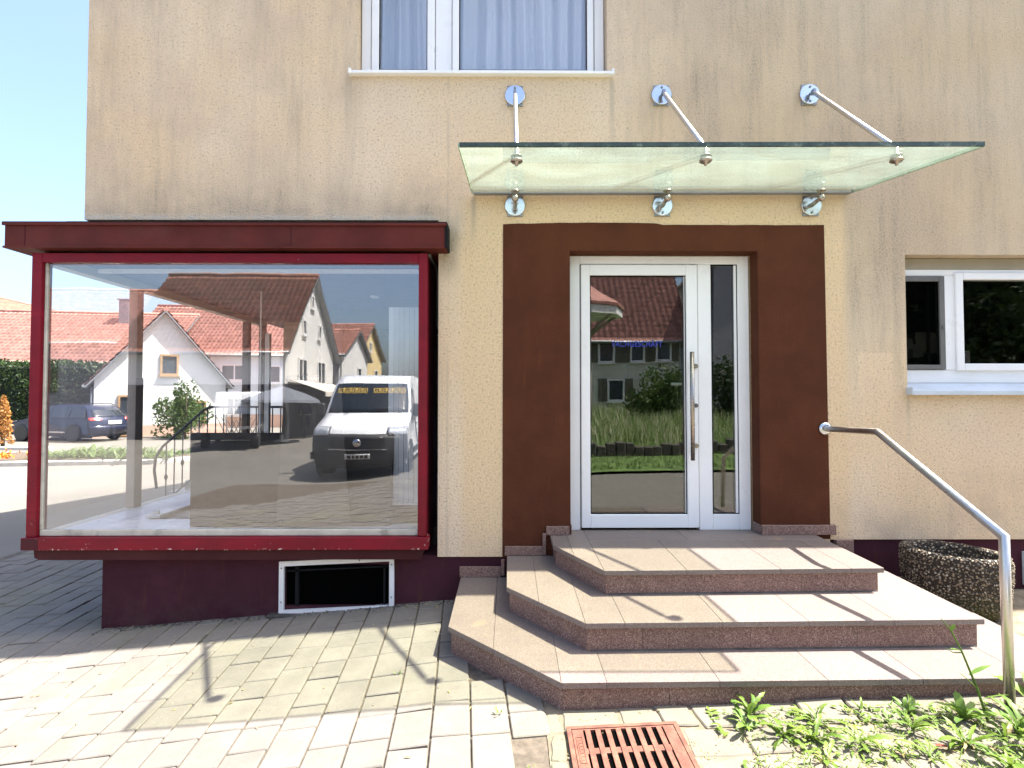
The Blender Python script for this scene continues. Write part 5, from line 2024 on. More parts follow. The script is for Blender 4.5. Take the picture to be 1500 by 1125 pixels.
house('shuttered_house', 'beige house with weathered plum tiled roof and olive shutters across the meadow', 3.9, -25.6, R(1.5), 9.6, 9.0, -0.9, 3.05, 8.6, 'beigewall', 'tile_old',
      (('+y', -0.95, 2.3, 0.75, 1.15, 'trimwhite', 1), ('+y', -2.45, 2.3, 0.75, 1.15, 'trimwhite', 1), ('+y', -3.75, 2.3, 0.75, 1.15, 'trimwhite', 1), ('+y', -1.4, 0.35, 0.85, 1.1, 'trimwhite', 1), ('+y', 1.2, 2.3, 0.75, 1.15, 'trimwhite', 1)), tile=(0.30, 0.36), group='houses across the road')
house('dark_gable_house', 'grey gable house with small attic window beside the shuttered house', 14.0, -24.5, R(92), 9.0, 8.4, -0.9, 6.4, 9.6, 'greywall', 'tile_old',
      (('+x', -2.2, 3.9, 0.7, 1.2, 'shutter'), ('+x', -1.7, 1.2, 1.0, 0.6, 'trimwhite'), ('-x', -2.2, 3.9, 0.7, 1.2, 'shutter'), ('+x', 1.0, 2.0, 0.9, 1.2, 'trimwhite')), group='houses across the road')

# ------------------------------------------------------------------ vegetation
rv = random.Random(29)
def leaf_cloud(mb, n, fn, size, flat=0.5):
    for i in range(n):
        p = Vector(fn())
        d = Vector((rv.gauss(0, 1), rv.gauss(0, 1), rv.gauss(0.2, flat))).normalized()
        u = d.orthogonal().normalized()
        w = d.cross(u)
        s = size * rv.uniform(0.6, 1.3)
        a = rv.random() * 6.28
        u, w = u * math.cos(a) + w * math.sin(a), w * math.cos(a) - u * math.sin(a)
        mb.quad([p - u * s, p - w * s * 0.45, p + u * s, p + w * s * 0.45])


hg = thing('hedge', 'tall dark green clipped hedge behind the parked blue car', 'hedge', (-24.5, 22.6, ZL))
m_ = MB()
m_.box(-31.0, -20.3, 22.2, 23.0, ZL - 0.1, 1.55, 0.1)
m_.build('inner_growth', M['hedgecore'], hg)
m_ = MB()
def hp():
    f = rv.random()
    x = rv.uniform(-31.3, -20.0)
    bulge = 0.25 * mnoise.noise((x * 0.9, 0, 3)) 
    if f < 0.62:
        z = rv.uniform(ZL, 1.75)
        return (x, 22.05 - rv.random() * 0.3 + 0.25 * mnoise.noise((x * 1.2, z * 1.2, 0)), z)
    if f < 0.85:
        return (x, rv.uniform(22.0, 23.1), 1.6 + rv.random() * 0.25 + bulge)
    return (-20.2 + rv.random() * 0.3 + 0.2 * mnoise.noise((0, x, 5)), rv.uniform(22.0, 23.1), rv.uniform(ZL, 1.7))
leaf_cloud(m_, 9000, hp, 0.085)
m_.build('foliage', M['hedge'], hg)

cf_ = thing('conifer', 'small rusty orange conifer on the kerb beside the blue car', 'tree', (-18.35, 15.0, ZL))
m_ = MB()
m_.tube([(-18.35, 15.0, ZL - 0.05), (-18.35, 15.0, ZL + 1.5)], [0.06, 0.02], 7)
m_.build('trunk', M['bark'], cf_)
m_ = MB()
def cp():
    h = rv.random() ** 0.8
    r = 0.30 * (1 - h) ** 0.6 * (0.5 + 0.5 * rv.random() ** 0.5) * (1 + 0.4 * mnoise.noise((h * 8, rv.random(), 0)))
    a = rv.random() * 6.28
    return (-18.35 + r * math.cos(a), 15.0 + r * math.sin(a), ZL + 0.1 + 1.75 * h)
leaf_cloud(m_, 1500, cp, 0.06, 1.0)
m_.build('crown', M['orangeleaf'], cf_)
cf2 = copy_tree(cf_)
cf2.location = (-19.3, 15.2, ZL)
cf2.scale = (0.8, 0.8, 0.42)
cf2['label'] = 'knee high rusty orange bush at the edge of the picture'
cf2['category'] = 'bush'


def shrub(name, label, x, y, z, rx, ry, rz_, n, size, mat, cat='shrub', group=None):
    o = thing(name, label, cat, (x, y, z), 0, group)
    m_ = MB()
    for k in range(5):
        a = rv.random() * 6.28
        m_.tube([(x, y, z), (x + math.cos(a) * rx * .4, y + math.sin(a) * ry * .4, z + rz_ * 0.9)], [0.04, 0.01], 5)
    m_.build('stem', M['bark'], o)
    cl = [(rv.uniform(-.55, .55), rv.uniform(-.55, .55), rv.uniform(.3, 1.5), rv.uniform(.35, .6)) for _ in range(11)]
    m_ = MB()
    def sp():
        c = rv.choice(cl)
        d = Vector((rv.gauss(0, 1), rv.gauss(0, 1), rv.gauss(0, 1))).normalized() * c[3] * rv.random() ** 0.33
        return (x + (c[0] + d.x) * rx, y + (c[1] + d.y) * ry, max(z + 0.02, z + (c[2] * 0.62 + d.z * 0.8) * rz_))
    leaf_cloud(m_, n, sp, size)
    m_.build('foliage', M[mat], o)
    return o


shrub('garden_shrub', 'green garden shrub between the blue car and the white gable house', -14.9, 19.6, ZL, 1.5, 0.8, 1.6, 1800, 0.09, 'shrubleaf')
shrub('climbing_shrub', 'narrow climbing shrub beside the wooden door of the white gable house', -14.0, 18.6, ZL, 0.5, 0.5, 2.1, 1000, 0.08, 'shrubleaf')
shrub('round_bush', 'large round bush in the meadow in front of the shuttered house', 5.9, -16.6, -1.0, 1.5, 1.2, 1.75, 3500, 0.09, 'shrubleaf')
shrub('meadow_bush', 'dark bush in the meadow before the grey gable house', 8.6, -15.6, -1.0, 1.3, 1.1, 2.3, 2500, 0.10, 'hedge')
# planting island at the kerb
bed = thing('planting_bed', 'kerbed planting bed of leafy perennials at the edge of the road', 'flower bed', (-11.6, 10.6, ZL))
m_ = MB()
m_.prism([(-15.2, 10.6), (-14.6, 9.6), (-9.6, 10.3), (-9.0, 11.2), (-9.8, 11.9), (-15.0, 12.2)], ZL - 0.05, ZL + 0.11, 0.03)
m_.build('kerb', M['concrete'], bed)
m_ = MB()
m_.prism([(-15.0, 10.7), (-14.5, 9.8), (-9.75, 10.45), (-9.2, 11.15), (-9.9, 11.75), (-14.9, 12.0)], ZL + 0.111, ZL + 0.135)
m_.build('soil', M['soil'], bed)
m_ = MB()
for i in range(1000):
    x = rv.uniform(-13.2, -9.4)
    y = rv.uniform(10.3, 11.7)
    a = rv.random() * 6.28
    leaf_blade(m_, (x, y, ZL + 0.12), (math.cos(a), math.sin(a), rv.uniform(.5, 1.6)), rv.uniform(.2, .62) * (1.2 if -12.5 < x < -10.6 else 0.75), 0.055, 0.45)
kind(m_.build('perennials', M['shrubleaf'], bed), 'stuff')
m_ = MB()
leaf_cloud(m_, 260, lambda: (rv.gauss(-14.3, .35), rv.gauss(10.4, .25), ZL + 0.12 + abs(rv.gauss(0.05, .08))), 0.06)
kind(m_.build('orange_flowers', M['flower'], bed), 'stuff')
bo = thing('bollard', 'squat pale stone bollard with rounded top on the kerb', 'bollard', (-16.6, 14.4, ZL))
m_ = MB()
m_.lathe([(0.18, 0.0), (0.17, 0.5), (0.16, 0.66), (0.12, 0.73), (0.0, 0.75)], (-16.6, 14.4, ZL), 'z', 20)
m_.build('shaft', M['concrete'], bo)
m_ = MB()
m_.lathe([(0.185, 0.52), (0.185, 0.57), (0.17, 0.575)], (-16.6, 14.4, ZL), 'z', 20)
m_.build('band', M['gutter'], bo)
m_ = MB()
m_.box(-30, -15.8, 14.0, 14.2, ZL - 0.1, ZL + 0.1, 0.02)
kind(m_.build('kerb', M['concrete']), 'structure')
lt_ = thing('wooden_trellis', 'low crossed lath trellis leaning by the salmon house base', 'trellis', (-11.6, 18.6, ZL))
for i in range(7):
    for sg in (1, -1):
        m_ = MB()
        x0 = -12.2 + i * 0.2
        m_.tube([(x0, 18.6 + 0.01 * sg, ZL + 0.05), (x0 + sg * 0.45, 18.6 + 0.01 * sg, ZL + 0.95)], 0.018, 5)
        m_.build('lath', M['wooddark'], lt_)

# meadow across the road (mirrored in the door)
def mz(x, y):
    t = min(1, max(0, (-5.9 - 0.06 * (x - 1.2) - y) / 13.0))
    return g(x) + 0.03 + 0.55 * t + (0.06 * mnoise.noise((x * 0.5, y * 0.5, 0)) if t > 0.02 else 0)
m_ = MB()
m_.grid(lambda u, v: (0.4 + 29.0 * u, -5.75 - 0.06 * (29 * u - 0.8) - 15.5 * v, mz(0.4 + 29.0 * u, -5.75 - 0.06 * (29 * u - 0.8) - 15.5 * v)), 60, 40)
kind(m_.build('meadow', M['turf']), 'structure')
m_ = MB()
m2 = MB()
for i in range(17000):
    y = -5.9 - 14 * rv.random() ** 1.3
    x = rv.uniform(0.6, 12.5)
    y -= 0.06 * x
    far = -y > 8.4
    z = mz(x, y)
    tall = rv.uniform(.45, .95) if far else rv.uniform(.06, .16)
    a = rv.random() * 6.28
    tgt = m2 if (far and rv.random() < 0.35) else m_
    leaf_blade(tgt, (x, y, z - 0.02), (math.cos(a) * .3, math.sin(a) * .3, 1), tall, 0.018 if far else 0.02, 0.25, 0, 2)
kind(m_.build('grass', M['grass']), 'stuff')
kind(m2.build('seed_grass', M['seedgrass']), 'stuff')
sw = thing('low_stone_wall', 'low dark rubble wall between grass verge and meadow', 'wall', (5.5, -7.6, g(5)))
for i in range(44):
    x = 0.9 + i * 0.22
    m_ = MB()
    yy = -7.55 - 0.06 * x
    w_ = 0.215
    h_ = rv.uniform(.22, .34)
    m_.box(x, x + w_, yy - rv.uniform(.12, .18), yy + rv.uniform(.0, .05), mz(x, yy) - 0.15, mz(x, yy) + h_, 0.025)
    m_.build('stone', M['darkstone'], sw)
# small round pavilion roof on a post, in the meadow
pv = thing('garden_pavilion', 'small pavilion with shallow conical red roof on one thick wooden post in the meadow', 'pavilion', (2.30, -11.2, -1.1))
m_ = MB()
m_.lathe([(1.12, 2.62 + 1.1), (1.13, 2.70 + 1.1), (0.55, 3.05 + 1.1), (0.03, 3.42 + 1.1), (0.0, 3.5 + 1.1)], (2.30, -11.2, -1.1), 'z', 8, smooth=False)
m_.build('roof', M['tile_old'], pv)
m_ = MB()
m_.lathe([(1.06, 2.38 + 1.1), (1.06, 2.61 + 1.1), (0.9, 2.615 + 1.1)], (2.30, -11.2, -1.1), 'z', 8, smooth=False)
m_.build('fascia', M['trimwhite'], pv)
m_ = MB()
m_.tube([(2.30, -11.2, -1.4), (2.30, -11.2, 2.39)], 0.15, 12)
m_.build('post', M['woodpost'], pv)
for k in range(8):
    a = k * math.pi / 4
    m_ = MB()
    m_.tube([(2.30, -11.2, 1.75), (2.30 + 0.85 * math.cos(a), -11.2 + 0.85 * math.sin(a), 2.40)], 0.04, 6)
    m_.build('brace', M['woodpost'], pv)

# ------------------------------------------------------------------ vehicles
def hwz(z, tab):
    for (za, a), (zb, b) in zip(tab, tab[1:]):
        if z <= zb:
            return a + (b - a) * max(0, (z - za)) / (zb - za)
    return tab[-1][1]


def body_from_profile(prof, tab, curv, nt_=7):
    """side profile (x,z) closed loop swept across the width with a bowed plan"""
    mb = MB()
    ts = [-1 + 2 * i / (nt_ - 1) for i in range(nt_)]
    cols = []
    for t in ts:
        col = []
        for (x, z) in prof:
            hw = hwz(z, tab)
            k = curv(x) * (abs(t) ** 2.6)
            col.append(mb.bm.verts.new((x - k, t * hw, z)))
        cols.append(col)
    n = len(prof)
    for a, b in zip(cols, cols[1:]):
        for i in range(n):
            j = (i + 1) % n
            mb._face([a[i], a[j], b[j], b[i]], 0, True)
    mb._face(list(reversed(cols[0])))
    mb._face(cols[-1])
    bmesh.ops.recalc_face_normals(mb.bm, faces=mb.bm.faces[:])
    return mb


def prof_pt(prof, s):
    i = int(math.floor(s))
    i = max(0, min(len(prof) - 2, i))
    f = s - i
    a, b = prof[i], prof[i + 1]
    return (a[0] + (b[0] - a[0]) * f, a[1] + (b[1] - a[1]) * f), (b[0] - a[0], b[1] - a[1])


def panel(prof, tab, curv, s0, s1, t0, t1, off, ns=6, ntt=10, taper=0.0, thick=0.012):
    """panel following the body between profile params s0..s1 and width params t0..t1"""
    mb = MB()
    def P(u, v, o):
        s = s0 + (s1 - s0) * v
        (x, z), (dx, dz) = prof_pt(prof, s)
        l = math.hypot(dx, dz)
        nx, nz = dz / l, -dx / l
        a0 = t0 + taper * v * (1 if t0 < 0 else -1) if taper else t0
        a1 = t1 - taper * v if taper else t1
        t = a0 + (a1 - a0) * u
        hw = hwz(z, tab)
        k = curv(x) * (abs(t) ** 2.6)
        return (x - k + nx * o, t * hw, z + nz * o)
    A = [[mb.bm.verts.new(P(i / ntt, j / ns, off)) for j in range(ns + 1)] for i in range(ntt + 1)]
    B = [[mb.bm.verts.new(P(i / ntt, j / ns, off - thick)) for j in range(ns + 1)] for i in range(ntt + 1)]
    for i in range(ntt):
        for j in range(ns):
            mb._face([A[i][j], A[i + 1][j], A[i + 1][j + 1], A[i][j + 1]], 0, True)
    for i in range(ntt):
        mb._face([A[i][0], B[i][0], B[i + 1][0], A[i + 1][0]])
        mb._face([A[i][ns], A[i + 1][ns], B[i + 1][ns], B[i][ns]])
    for j in range(ns):
        mb._face([A[0][j], A[0][j + 1], B[0][j + 1], B[0][j]])
        mb._face([A[ntt][j], B[ntt][j], B[ntt][j + 1], A[ntt][j + 1]])
    bmesh.ops.recalc_face_normals(mb.bm, faces=mb.bm.faces[:])
    return mb


def side_panel(poly, tab, sgn, off=0.012):
    mb = MB()
    a = [mb.bm.verts.new((x, sgn * (hwz(z, tab) + off), z)) for x, z in poly]
    b = [mb.bm.verts.new((x, sgn * (hwz(z, tab) - 0.02), z)) for x, z in poly]
    n = len(poly)
    mb._face(a)
    for i in range(n):
        j = (i + 1) % n
        mb._face([a[i], a[j], b[j], b[i]])
    bmesh.ops.recalc_face_normals(mb.bm, faces=mb.bm.faces[:])
    return mb


def wheel(x, y, r, w, parent, sgn):
    o = bpy.data.objects.new('wheel', None)
    COL.objects.link(o)
    o.parent = parent
    o.location = (x, y, r)
    mb = MB()
    mb.lathe([(r * 0.66, -w / 2), (r * 0.95, -w / 2), (r, -w * 0.35), (r, w * 0.35), (r * 0.95, w / 2), (r * 0.66, w / 2)], (0, 0, 0), 'y', 28)
    mb.build('tyre', M['tyre'], o, True)
    mb = MB()
    mb.lathe([(0.0, sgn * w * 0.30), (r * 0.2, sgn * w * 0.33), (r * 0.22, sgn * w * 0.2), (r * 0.6, sgn * w * 0.25), (r * 0.67, sgn * w * 0.45)], (0, 0, 0), 'y', 28)
    for k in range(7):
        a = k * 6.283 / 7
        c, s_ = math.cos(a), math.sin(a)
        y0, y1 = sorted((sgn * w * 0.24, sgn * w * 0.36))
        q = []
        for yy in (y0, y1):
            q += [(c * r * .18 - s_ * .03, yy, s_ * r * .18 + c * .03), (c * r * .18 + s_ * .03, yy, s_ * r * .18 - c * .03), (c * r * .64 + s_ * .022, yy, s_ * r * .64 - c * .022), (c * r * .64 - s_ * .022, yy, s_ * r * .64 + c * .022)]
        mb.hexa(q)
    mb.build('rim', M['chrome'], o, True)
    return o


def add_van(x, y, zg, rz):
    V = thing('delivery_van', 'white high roof delivery van with dark bumper and gold key pattern on the windscreen', 'van', (x, y, zg), rz)
    prof = [(-0.14, 0.26), (0.0, 0.34), (0.06, 0.55), (0.05, 0.80), (0.0, 1.02), (-0.25, 1.14), (-0.86, 1.32), (-1.62, 2.12), (-1.95, 2.27), (-2.5, 2.33), (-5.2, 2.33), (-5.42, 2.2), (-5.5, 1.0), (-5.46, 0.42), (-5.3, 0.28)]
    tab = [(0.25, 0.97), (0.6, 1.02), (1.15, 1.01), (1.6, 0.965), (2.33, 0.86)]
    cv = lambda xx: 0.30 * max(0.0, min(1.0, (xx + 2.6) / 2.0)) if xx > -2.6 else 0.0
    body_from_profile(prof, tab, cv, 11).build('body', M['carwhite'], V, True)
    panel(prof, tab, cv, 0.3, 3.7, -1.0, 1.0, 0.022).build('bumper', M['plastic'], V, True)
    panel(prof, tab, cv, 2.35, 3.45, -0.56, 0.56, 0.036).build('grille', M['grille'], V, True)
    panel(prof, tab, cv, 6.10, 6.96, -0.93, 0.93, 0.010, 6, 14).build('windscreen', M['cargl'], V, True)
    panel(prof, tab, cv, 2.30, 2.37, -0.60, 0.60, 0.046).build('grille_trim', M['chrome'], V, True)
    panel(prof, tab, cv, 1.55, 2.0, -0.27, 0.27, 0.035).build('number_plate', M['plate'], V, True)
    mbp = panel(prof, tab, cv, 1.62, 1.93, -0.22, -0.15, 0.042)
    mbp.build('plate_mark', M['grille'], V, True)
    for a, b in ((-0.12, -0.06), (-0.03, 0.03), (0.06, 0.10), (0.13, 0.20)):
        panel(prof, tab, cv, 1.64, 1.91, a, b, 0.042, 2, 2).build('plate_mark', M['grille'], V, True)
    for s_ in (1, -1):
        t0, t1 = (0.62, 0.985) if s_ > 0 else (-0.985, -0.62)
        h = panel(prof, tab, cv, 3.55, 4.55, t0, t1, 0.028)
        h.build('headlight', M['lampglass'], V, True)
        panel(prof, tab, cv, 3.45, 4.62, t0 - 0.03 * (1 if s_ > 0 else 0.3), t1 + 0.03 * (0.3 if s_ > 0 else 1), 0.018).build('headlight_surround', M['plastic'], V, True)
    mb = MB()
    (px, pz), _ = prof_pt(prof, 2.9)
    mb.lathe([(0.0, 0.075), (0.075, 0.075), (0.085, 0.06), (0.085, 0.03)], (px + 0.0, 0, pz), 'x', 24)
    mb.build('emblem', M['chrome'], V, True)
    # gold meander band along the top of the windscreen
    nu = 11
    for k in range(nu):
        t0 = -0.86 + k * 1.72 / nu
        w = 1.72 / nu
        if 4.4 < k < 5.4:
            continue
        for (a, b, c, d) in ((0.0, 0.95, 0.90, 1.0), (0.0, 0.12, 0.0, 1.0), (0.80, 0.95, 0.25, 1.0), (0.32, 0.95, 0.25, 0.37), (0.32, 0.45, 0.25, 0.68), (0.32, 0.66, 0.58, 0.68), (0.0, 1.0, 0.0, 0.1)):
            panel(prof, tab, cv, 6.66 + 0.15 * c, 6.66 + 0.15 * d, t0 + w * a, t0 + w * b, 0.014, 1, 2, 0, 0.003).build('key_pattern', M['gold'], V, True)
    for s_ in (1, -1):
        side_panel([(-1.28, 1.22), (-2.15, 1.22), (-2.15, 1.98), (-1.78, 1.98), (-1.42, 1.62)], tab, s_).build('side_window', M['cargl'], V, True)
        side_panel([(-0.1, 0.42), (-5.4, 0.42), (-5.4, 0.56), (-0.1, 0.56)], tab, s_, 0.02).build('side_trim', M['plastic'], V, True)
        side_panel([(-2.22, 0.6), (-2.235, 0.6), (-2.235, 2.1), (-2.22, 2.1)], tab, s_, 0.006).build('door_gap', M['grille'], V, True)
        mb = MB()
        mb.box(-1.30, -1.16, s_ * 1.02, s_ * 1.22, 1.30, 1.62, 0.03)
        mb.build('wing_mirror', M['plastic'], V, True)
        mb = MB()
        mb.box(-2.1, -1.95, s_ * 0.985, s_ * 1.035, 1.08, 1.12, 0.008)
        mb.build('door_handle', M['plastic'], V, True)
        wheel(-0.95, s_ * 0.86, 0.34, 0.22, V, s_)
        wheel(-4.4, s_ * 0.86, 0.34, 0.22, V, s_)
        for xx in (-0.95, -4.4):
            mb = MB()
            mb.lathe([(0.42, -0.02), (0.42, 0.035), (0.36, 0.04)], (xx, s_ * 0.995, 0.36), 'y', 28)
            mb.build('wheel_arch', M['grille'], V, True)
    for a, b in ((-0.1, -0.72), (0.55, 0.02)):
        mb = MB()
        mb.tube([(-0.93, a * 0.9, 1.40), (-1.1, b * 0.9, 1.56)], 0.012, 6)
        mb.build('wiper', M['grille'], V, True)
    mb = MB()
    mb.box(-5.3, -0.25, -0.9, 0.9, 0.22, 0.5)
    mb.build('underbody', M['grille'], V, True)
    return V


def add_estate(name, label, x, y, zg, rz, paint, group=None, pickup=False):
    C_ = thing(name, label, 'car', (x, y, zg), rz, group)
    prof = [(-0.1, 0.28), (0.0, 0.4), (0.02, 0.62), (-0.12, 0.78), (-1.15, 0.95), (-1.95, 1.42), (-2.6, 1.50), (-3.9, 1.46), (-4.25, 1.36), (-4.62, 0.98), (-4.72, 0.85), (-4.72, 0.5), (-4.6, 0.3)]
    tab = [(0.25, 0.82), (0.6, 0.90), (0.95, 0.88), (1.5, 0.62)]
    cv = lambda xx: 0.28 * max(0.0, min(1.0, (xx + 2.0) / 1.9)) - (0.22 * max(0.0, min(1.0, (-xx - 3.4) / 1.2)))
    body_from_profile(prof, tab, cv, 9).build('body', M[paint], C_, True)
    panel(prof, tab, cv, 4.10, 4.96, -0.92, 0.92, 0.010).build('windscreen', M['cargl'], C_, True)
    panel(prof, tab, cv, 8.12, 8.92, -0.86, 0.86, 0.012).build('rear_window', M['cargl'], C_, True)
    panel(prof, tab, cv, 1.7, 2.6, -0.45, 0.45, 0.012).build('grille', M['grille'], C_, True)
    panel(prof, tab, cv, 10.0, 10.45, -0.32, 0.32, 0.02).build('number_plate', M['plate'], C_, True)
    panel(prof, tab, cv, 10.6, 12.0, -0.98, 0.98, 0.02).build('rear_bumper', M[paint], C_, True)
    for s_ in (1, -1):
        t0, t1 = (0.56, 0.985) if s_ > 0 else (-0.985, -0.56)
        panel(prof, tab, cv, 9.15, 9.95, t0, t1, 0.016).build('tail_light', M['taillight'], C_, True)
        panel(prof, tab, cv, 2.4, 3.2, t0, t1, 0.014).build('headlight', M['lampglass'], C_, True)
        side_panel([(-1.35, 0.98), (-2.35, 0.98), (-2.35, 1.40), (-2.02, 1.38)], tab, s_).build('side_window', M['cargl'], C_, True)
        side_panel([(-2.42, 0.98), (-3.35, 0.98), (-3.35, 1.39), (-2.42, 1.40)], tab, s_).build('side_window', M['cargl'], C_, True)
        side_panel([(-3.42, 0.98), (-4.25, 0.99), (-4.02, 1.34), (-3.42, 1.385)], tab, s_).build('side_window', M['cargl'], C_, True)
        side_panel([(-0.75, 0.36), (-3.95, 0.36), (-3.95, 0.41), (-0.75, 0.41)], tab, s_, 0.012).build('side_trim', M['chrome'], C_, True)
        mb = MB()
        mb.box(-1.6, -1.45, s_ * 0.86, s_ * 1.02, 0.95, 1.07, 0.02)
        mb.build('wing_mirror', M[paint], C_, True)
        wheel(-0.88, s_ * 0.79, 0.32, 0.2, C_, s_)
        wheel(-3.62, s_ * 0.79, 0.32, 0.2, C_, s_)
        mb = MB()
        for xx in (-0.88, -3.62):
            mb.lathe([(0.39, -0.03), (0.39, 0.02), (0.33, 0.03)], (xx, s_ * 0.865, 0.34), 'y', 28)
        mb.split('wheel_arch', M['grille'], C_, True)
        mb = MB()
        mb.tube([(-2.1, s_ * 0.58, 1.50), (-2.3, s_ * 0.58, 1.545), (-3.8, s_ * 0.58, 1.52), (-3.95, s_ * 0.58, 1.47)], 0.018, 6)
        mb.build('roof_rail', M['grille'], C_, True)
    mb = MB()
    mb.box(-4.5, -0.3, -0.76, 0.76, 0.2, 0.45)
    mb.build('underbody', M['grille'], C_, True)
    return C_


add_van(-3.25, -7.35, -1.755, R(86))
add_estate('estate_car', 'midnight blue estate car parked along the hedge with red tail lights', -20.9, 18.8, ZL, R(166), 'carblue')


def add_flatbed(x, y, zg, rz):
    T = thing('flatbed_truck', 'small white flatbed truck with dark load bed parked across the road', 'truck', (x, y, zg), rz)
    prof = [(-0.05, 0.45), (0.0, 0.6), (0.02, 1.0), (-0.35, 1.25), (-0.75, 1.9), (-1.0, 2.0), (-1.75, 2.0), (-1.85, 1.9), (-1.88, 0.6), (-1.85, 0.45)]
    tab = [(0.4, 0.92), (1.2, 0.92), (2.0, 0.78)]
    cv = lambda xx: 0.12 * max(0.0, min(1.0, (xx + 1.2)))
    body_from_profile(prof, tab, cv, 7).build('cab', M['carwhite'], T, True)
    panel(prof, tab, cv, 3.1, 3.9, -0.9, 0.9, 0.01).build('windscreen', M['cargl'], T, True)
    panel(prof, tab, cv, 0.3, 1.4, -1.0, 1.0, 0.02).build('bumper', M['plastic'], T, True)
    for s_ in (1, -1):
        side_panel([(-0.62, 1.25), (-1.6, 1.25), (-1.6, 1.85), (-0.9, 1.85)], tab, s_).build('side_window', M['cargl'], T, True)
        wheel(-0.8, s_ * 0.8, 0.36, 0.22, T, s_)
        wheel(-3.6, s_ * 0.8, 0.36, 0.22, T, s_)
        t0, t1 = (0.6, 0.95) if s_ > 0 else (-0.95, -0.6)
        panel(prof, tab, cv, 1.5, 2.1, t0, t1, 0.014).build('headlight', M['lampglass'], T, True)
    mb = MB()
    mb.box(-4.9, -1.95, -0.98, 0.98, 0.72, 0.84, 0.02)
    mb.build('load_bed', M['gutter'], T, True)
    mb = MB()
    for q in ((-4.9, -1.95, -0.98, -0.94), (-4.9, -1.95, 0.94, 0.98), (-4.9, -4.86, -0.935, 0.935), (-1.99, -1.95, -0.935, 0.935)):
        mb.box(q[0], q[1], q[2], q[3], 0.841, 1.15)
    mb.build('drop_side', M['grille'], T, True)
    mb = MB()
    mb.box(-4.7, -0.3, -0.4, 0.4, 0.42, 0.70)
    mb.build('chassis', M['grille'], T, True)
    return T


add_flatbed(-11.2, -18.2, ZL, R(-110))

# ------------------------------------------------------------------ cafe front: awnings, parasol, cyclist
for i, (ya, yb, lab) in enumerate(((-24.6, -21.9, 'cream canvas awning over the cafe front, half hidden by the van'), (-21.7, -18.9, 'cream canvas awning over the cafe front, nearer the steep roof corner'))):
    aw = thing('awning', lab, 'awning', (-9.66, ya, 0.7), 0, 'awnings of the cafe')
    m_ = MB()
    m_.hexa([(-9.64, ya, 0.72), (-8.0, ya, 0.22), (-8.0, yb, 0.22), (-9.64, yb, 0.72), (-9.64, ya, 0.75), (-8.0, ya, 0.25), (-8.0, yb, 0.25), (-9.64, yb, 0.75)])
    m_.box(-8.02, -7.99, ya, yb, 0.02, 0.219)
    m_.build('canvas', M['awning'], aw)
    m_ = MB()
    for yy in (ya + 0.1, yb - 0.1):
        m_.tube([(-9.6, yy, 0.45), (-8.1, yy, 0.18)], 0.025, 6)
    m_.split('arm', M['iron'], aw)
ps = thing('parasol', 'dark grey open parasol standing before the cafe front', 'parasol', (-9.2, -17.2, ZL))
m_ = MB()
m_.tube([(-9.2, -17.2, ZL), (-9.2, -17.2, 0.45)], 0.03, 8)
m_.build('pole', M['iron'], ps)
m_ = MB()
m_.lathe([(1.55, -0.22), (1.5, -0.12), (0.8, 0.18), (0.06, 0.42), (0.0, 0.46)], (-9.2, -17.2, 0.0), 'z', 8, smooth=False)
m_.build('canopy', M['umbrella'], ps)
m_ = MB()
m_.lathe([(0.32, 0), (0.32, 0.08), (0.08, 0.12), (0.06, 0.3)], (-9.2, -17.2, ZL), 'z', 16)
m_.build('base', M['concrete'], ps)


def skin_body(name, verts, edges, radii, mat, parent, sub=2):
    me = bpy.data.meshes.new(name)
    me.from_pydata(verts, edges, [])
    o = bpy.data.objects.new(name, me)
    COL.objects.link(o)
    o.parent = parent
    sm = o.modifiers.new('skin', 'SKIN')
    for i, r in enumerate(radii):
        me.skin_vertices[0].data[i].radius = (r, r * 0.9) if not isinstance(r, tuple) else r
    me.skin_vertices[0].data[0].use_root = True
    sm.use_smooth_shade = True
    o.modifiers.new('sub', 'SUBSURF').levels = sub
    o.modifiers['sub'].render_levels = sub
    me.materials.append(mat)
    return o


bk = thing('bicycle', 'dark upright bicycle under the cyclist outside the cafe', 'bicycle', (-9.35, -20.0, ZL), R(70))
for xx in (-0.52, 0.52):
    w_ = bpy.data.objects.new('wheel', None)
    COL.objects.link(w_)
    w_.parent = bk
    w_.location = (xx, 0, 0.34)
    m_ = MB()
    m_.lathe([(0.325, -0.018), (0.34, -0.01), (0.34, 0.01), (0.325, 0.018), (0.31, 0.012), (0.31, -0.012)], (0, 0, 0), 'y', 32, close=True)
    m_.build('tyre', M['tyre'], w_, True)
    m_ = MB()
    for k in range(10):
        a = k * math.pi / 5
        m_.tube([(0, 0, 0), (0.31 * math.cos(a), 0, 0.31 * math.sin(a))], 0.004, 4)
    m_.build('spoke', M['chrome'], w_, True)
m_ = MB()
for a, b in (((-0.52, 0, .34), (-0.12, 0, .32)), ((-0.12, 0, .32), (-0.22, 0, .85)), ((-0.52, 0, .34), (-0.2, 0, .78)), ((-0.12, 0, .32), (0.36, 0, .72)), ((-0.2, 0, .78), (0.34, 0, .84)), ((0.52, 0, .34), (0.33, 0, .98))):
    m_.tube([a, b], 0.017, 7)
m_.build('frame', M['grille'], bk, True)
m_ = MB()
m_.tube([(0.2, -0.28, 1.02), (0.33, -0.1, 1.02), (0.33, 0.1, 1.02), (0.2, 0.28, 1.02)], 0.013, 7)
m_.build('handlebar', M['chrome'], bk, True)
m_ = MB()
m_.box(-0.36, -0.1, -0.07, 0.07, 0.86, 0.91, 0.02)
m_.build('saddle', M['grille'], bk, True)
pr = thing('person', 'person in dark jacket with orange bag and white helmet sitting on the bicycle', 'person', (-9.35, -20.0, ZL), R(70))
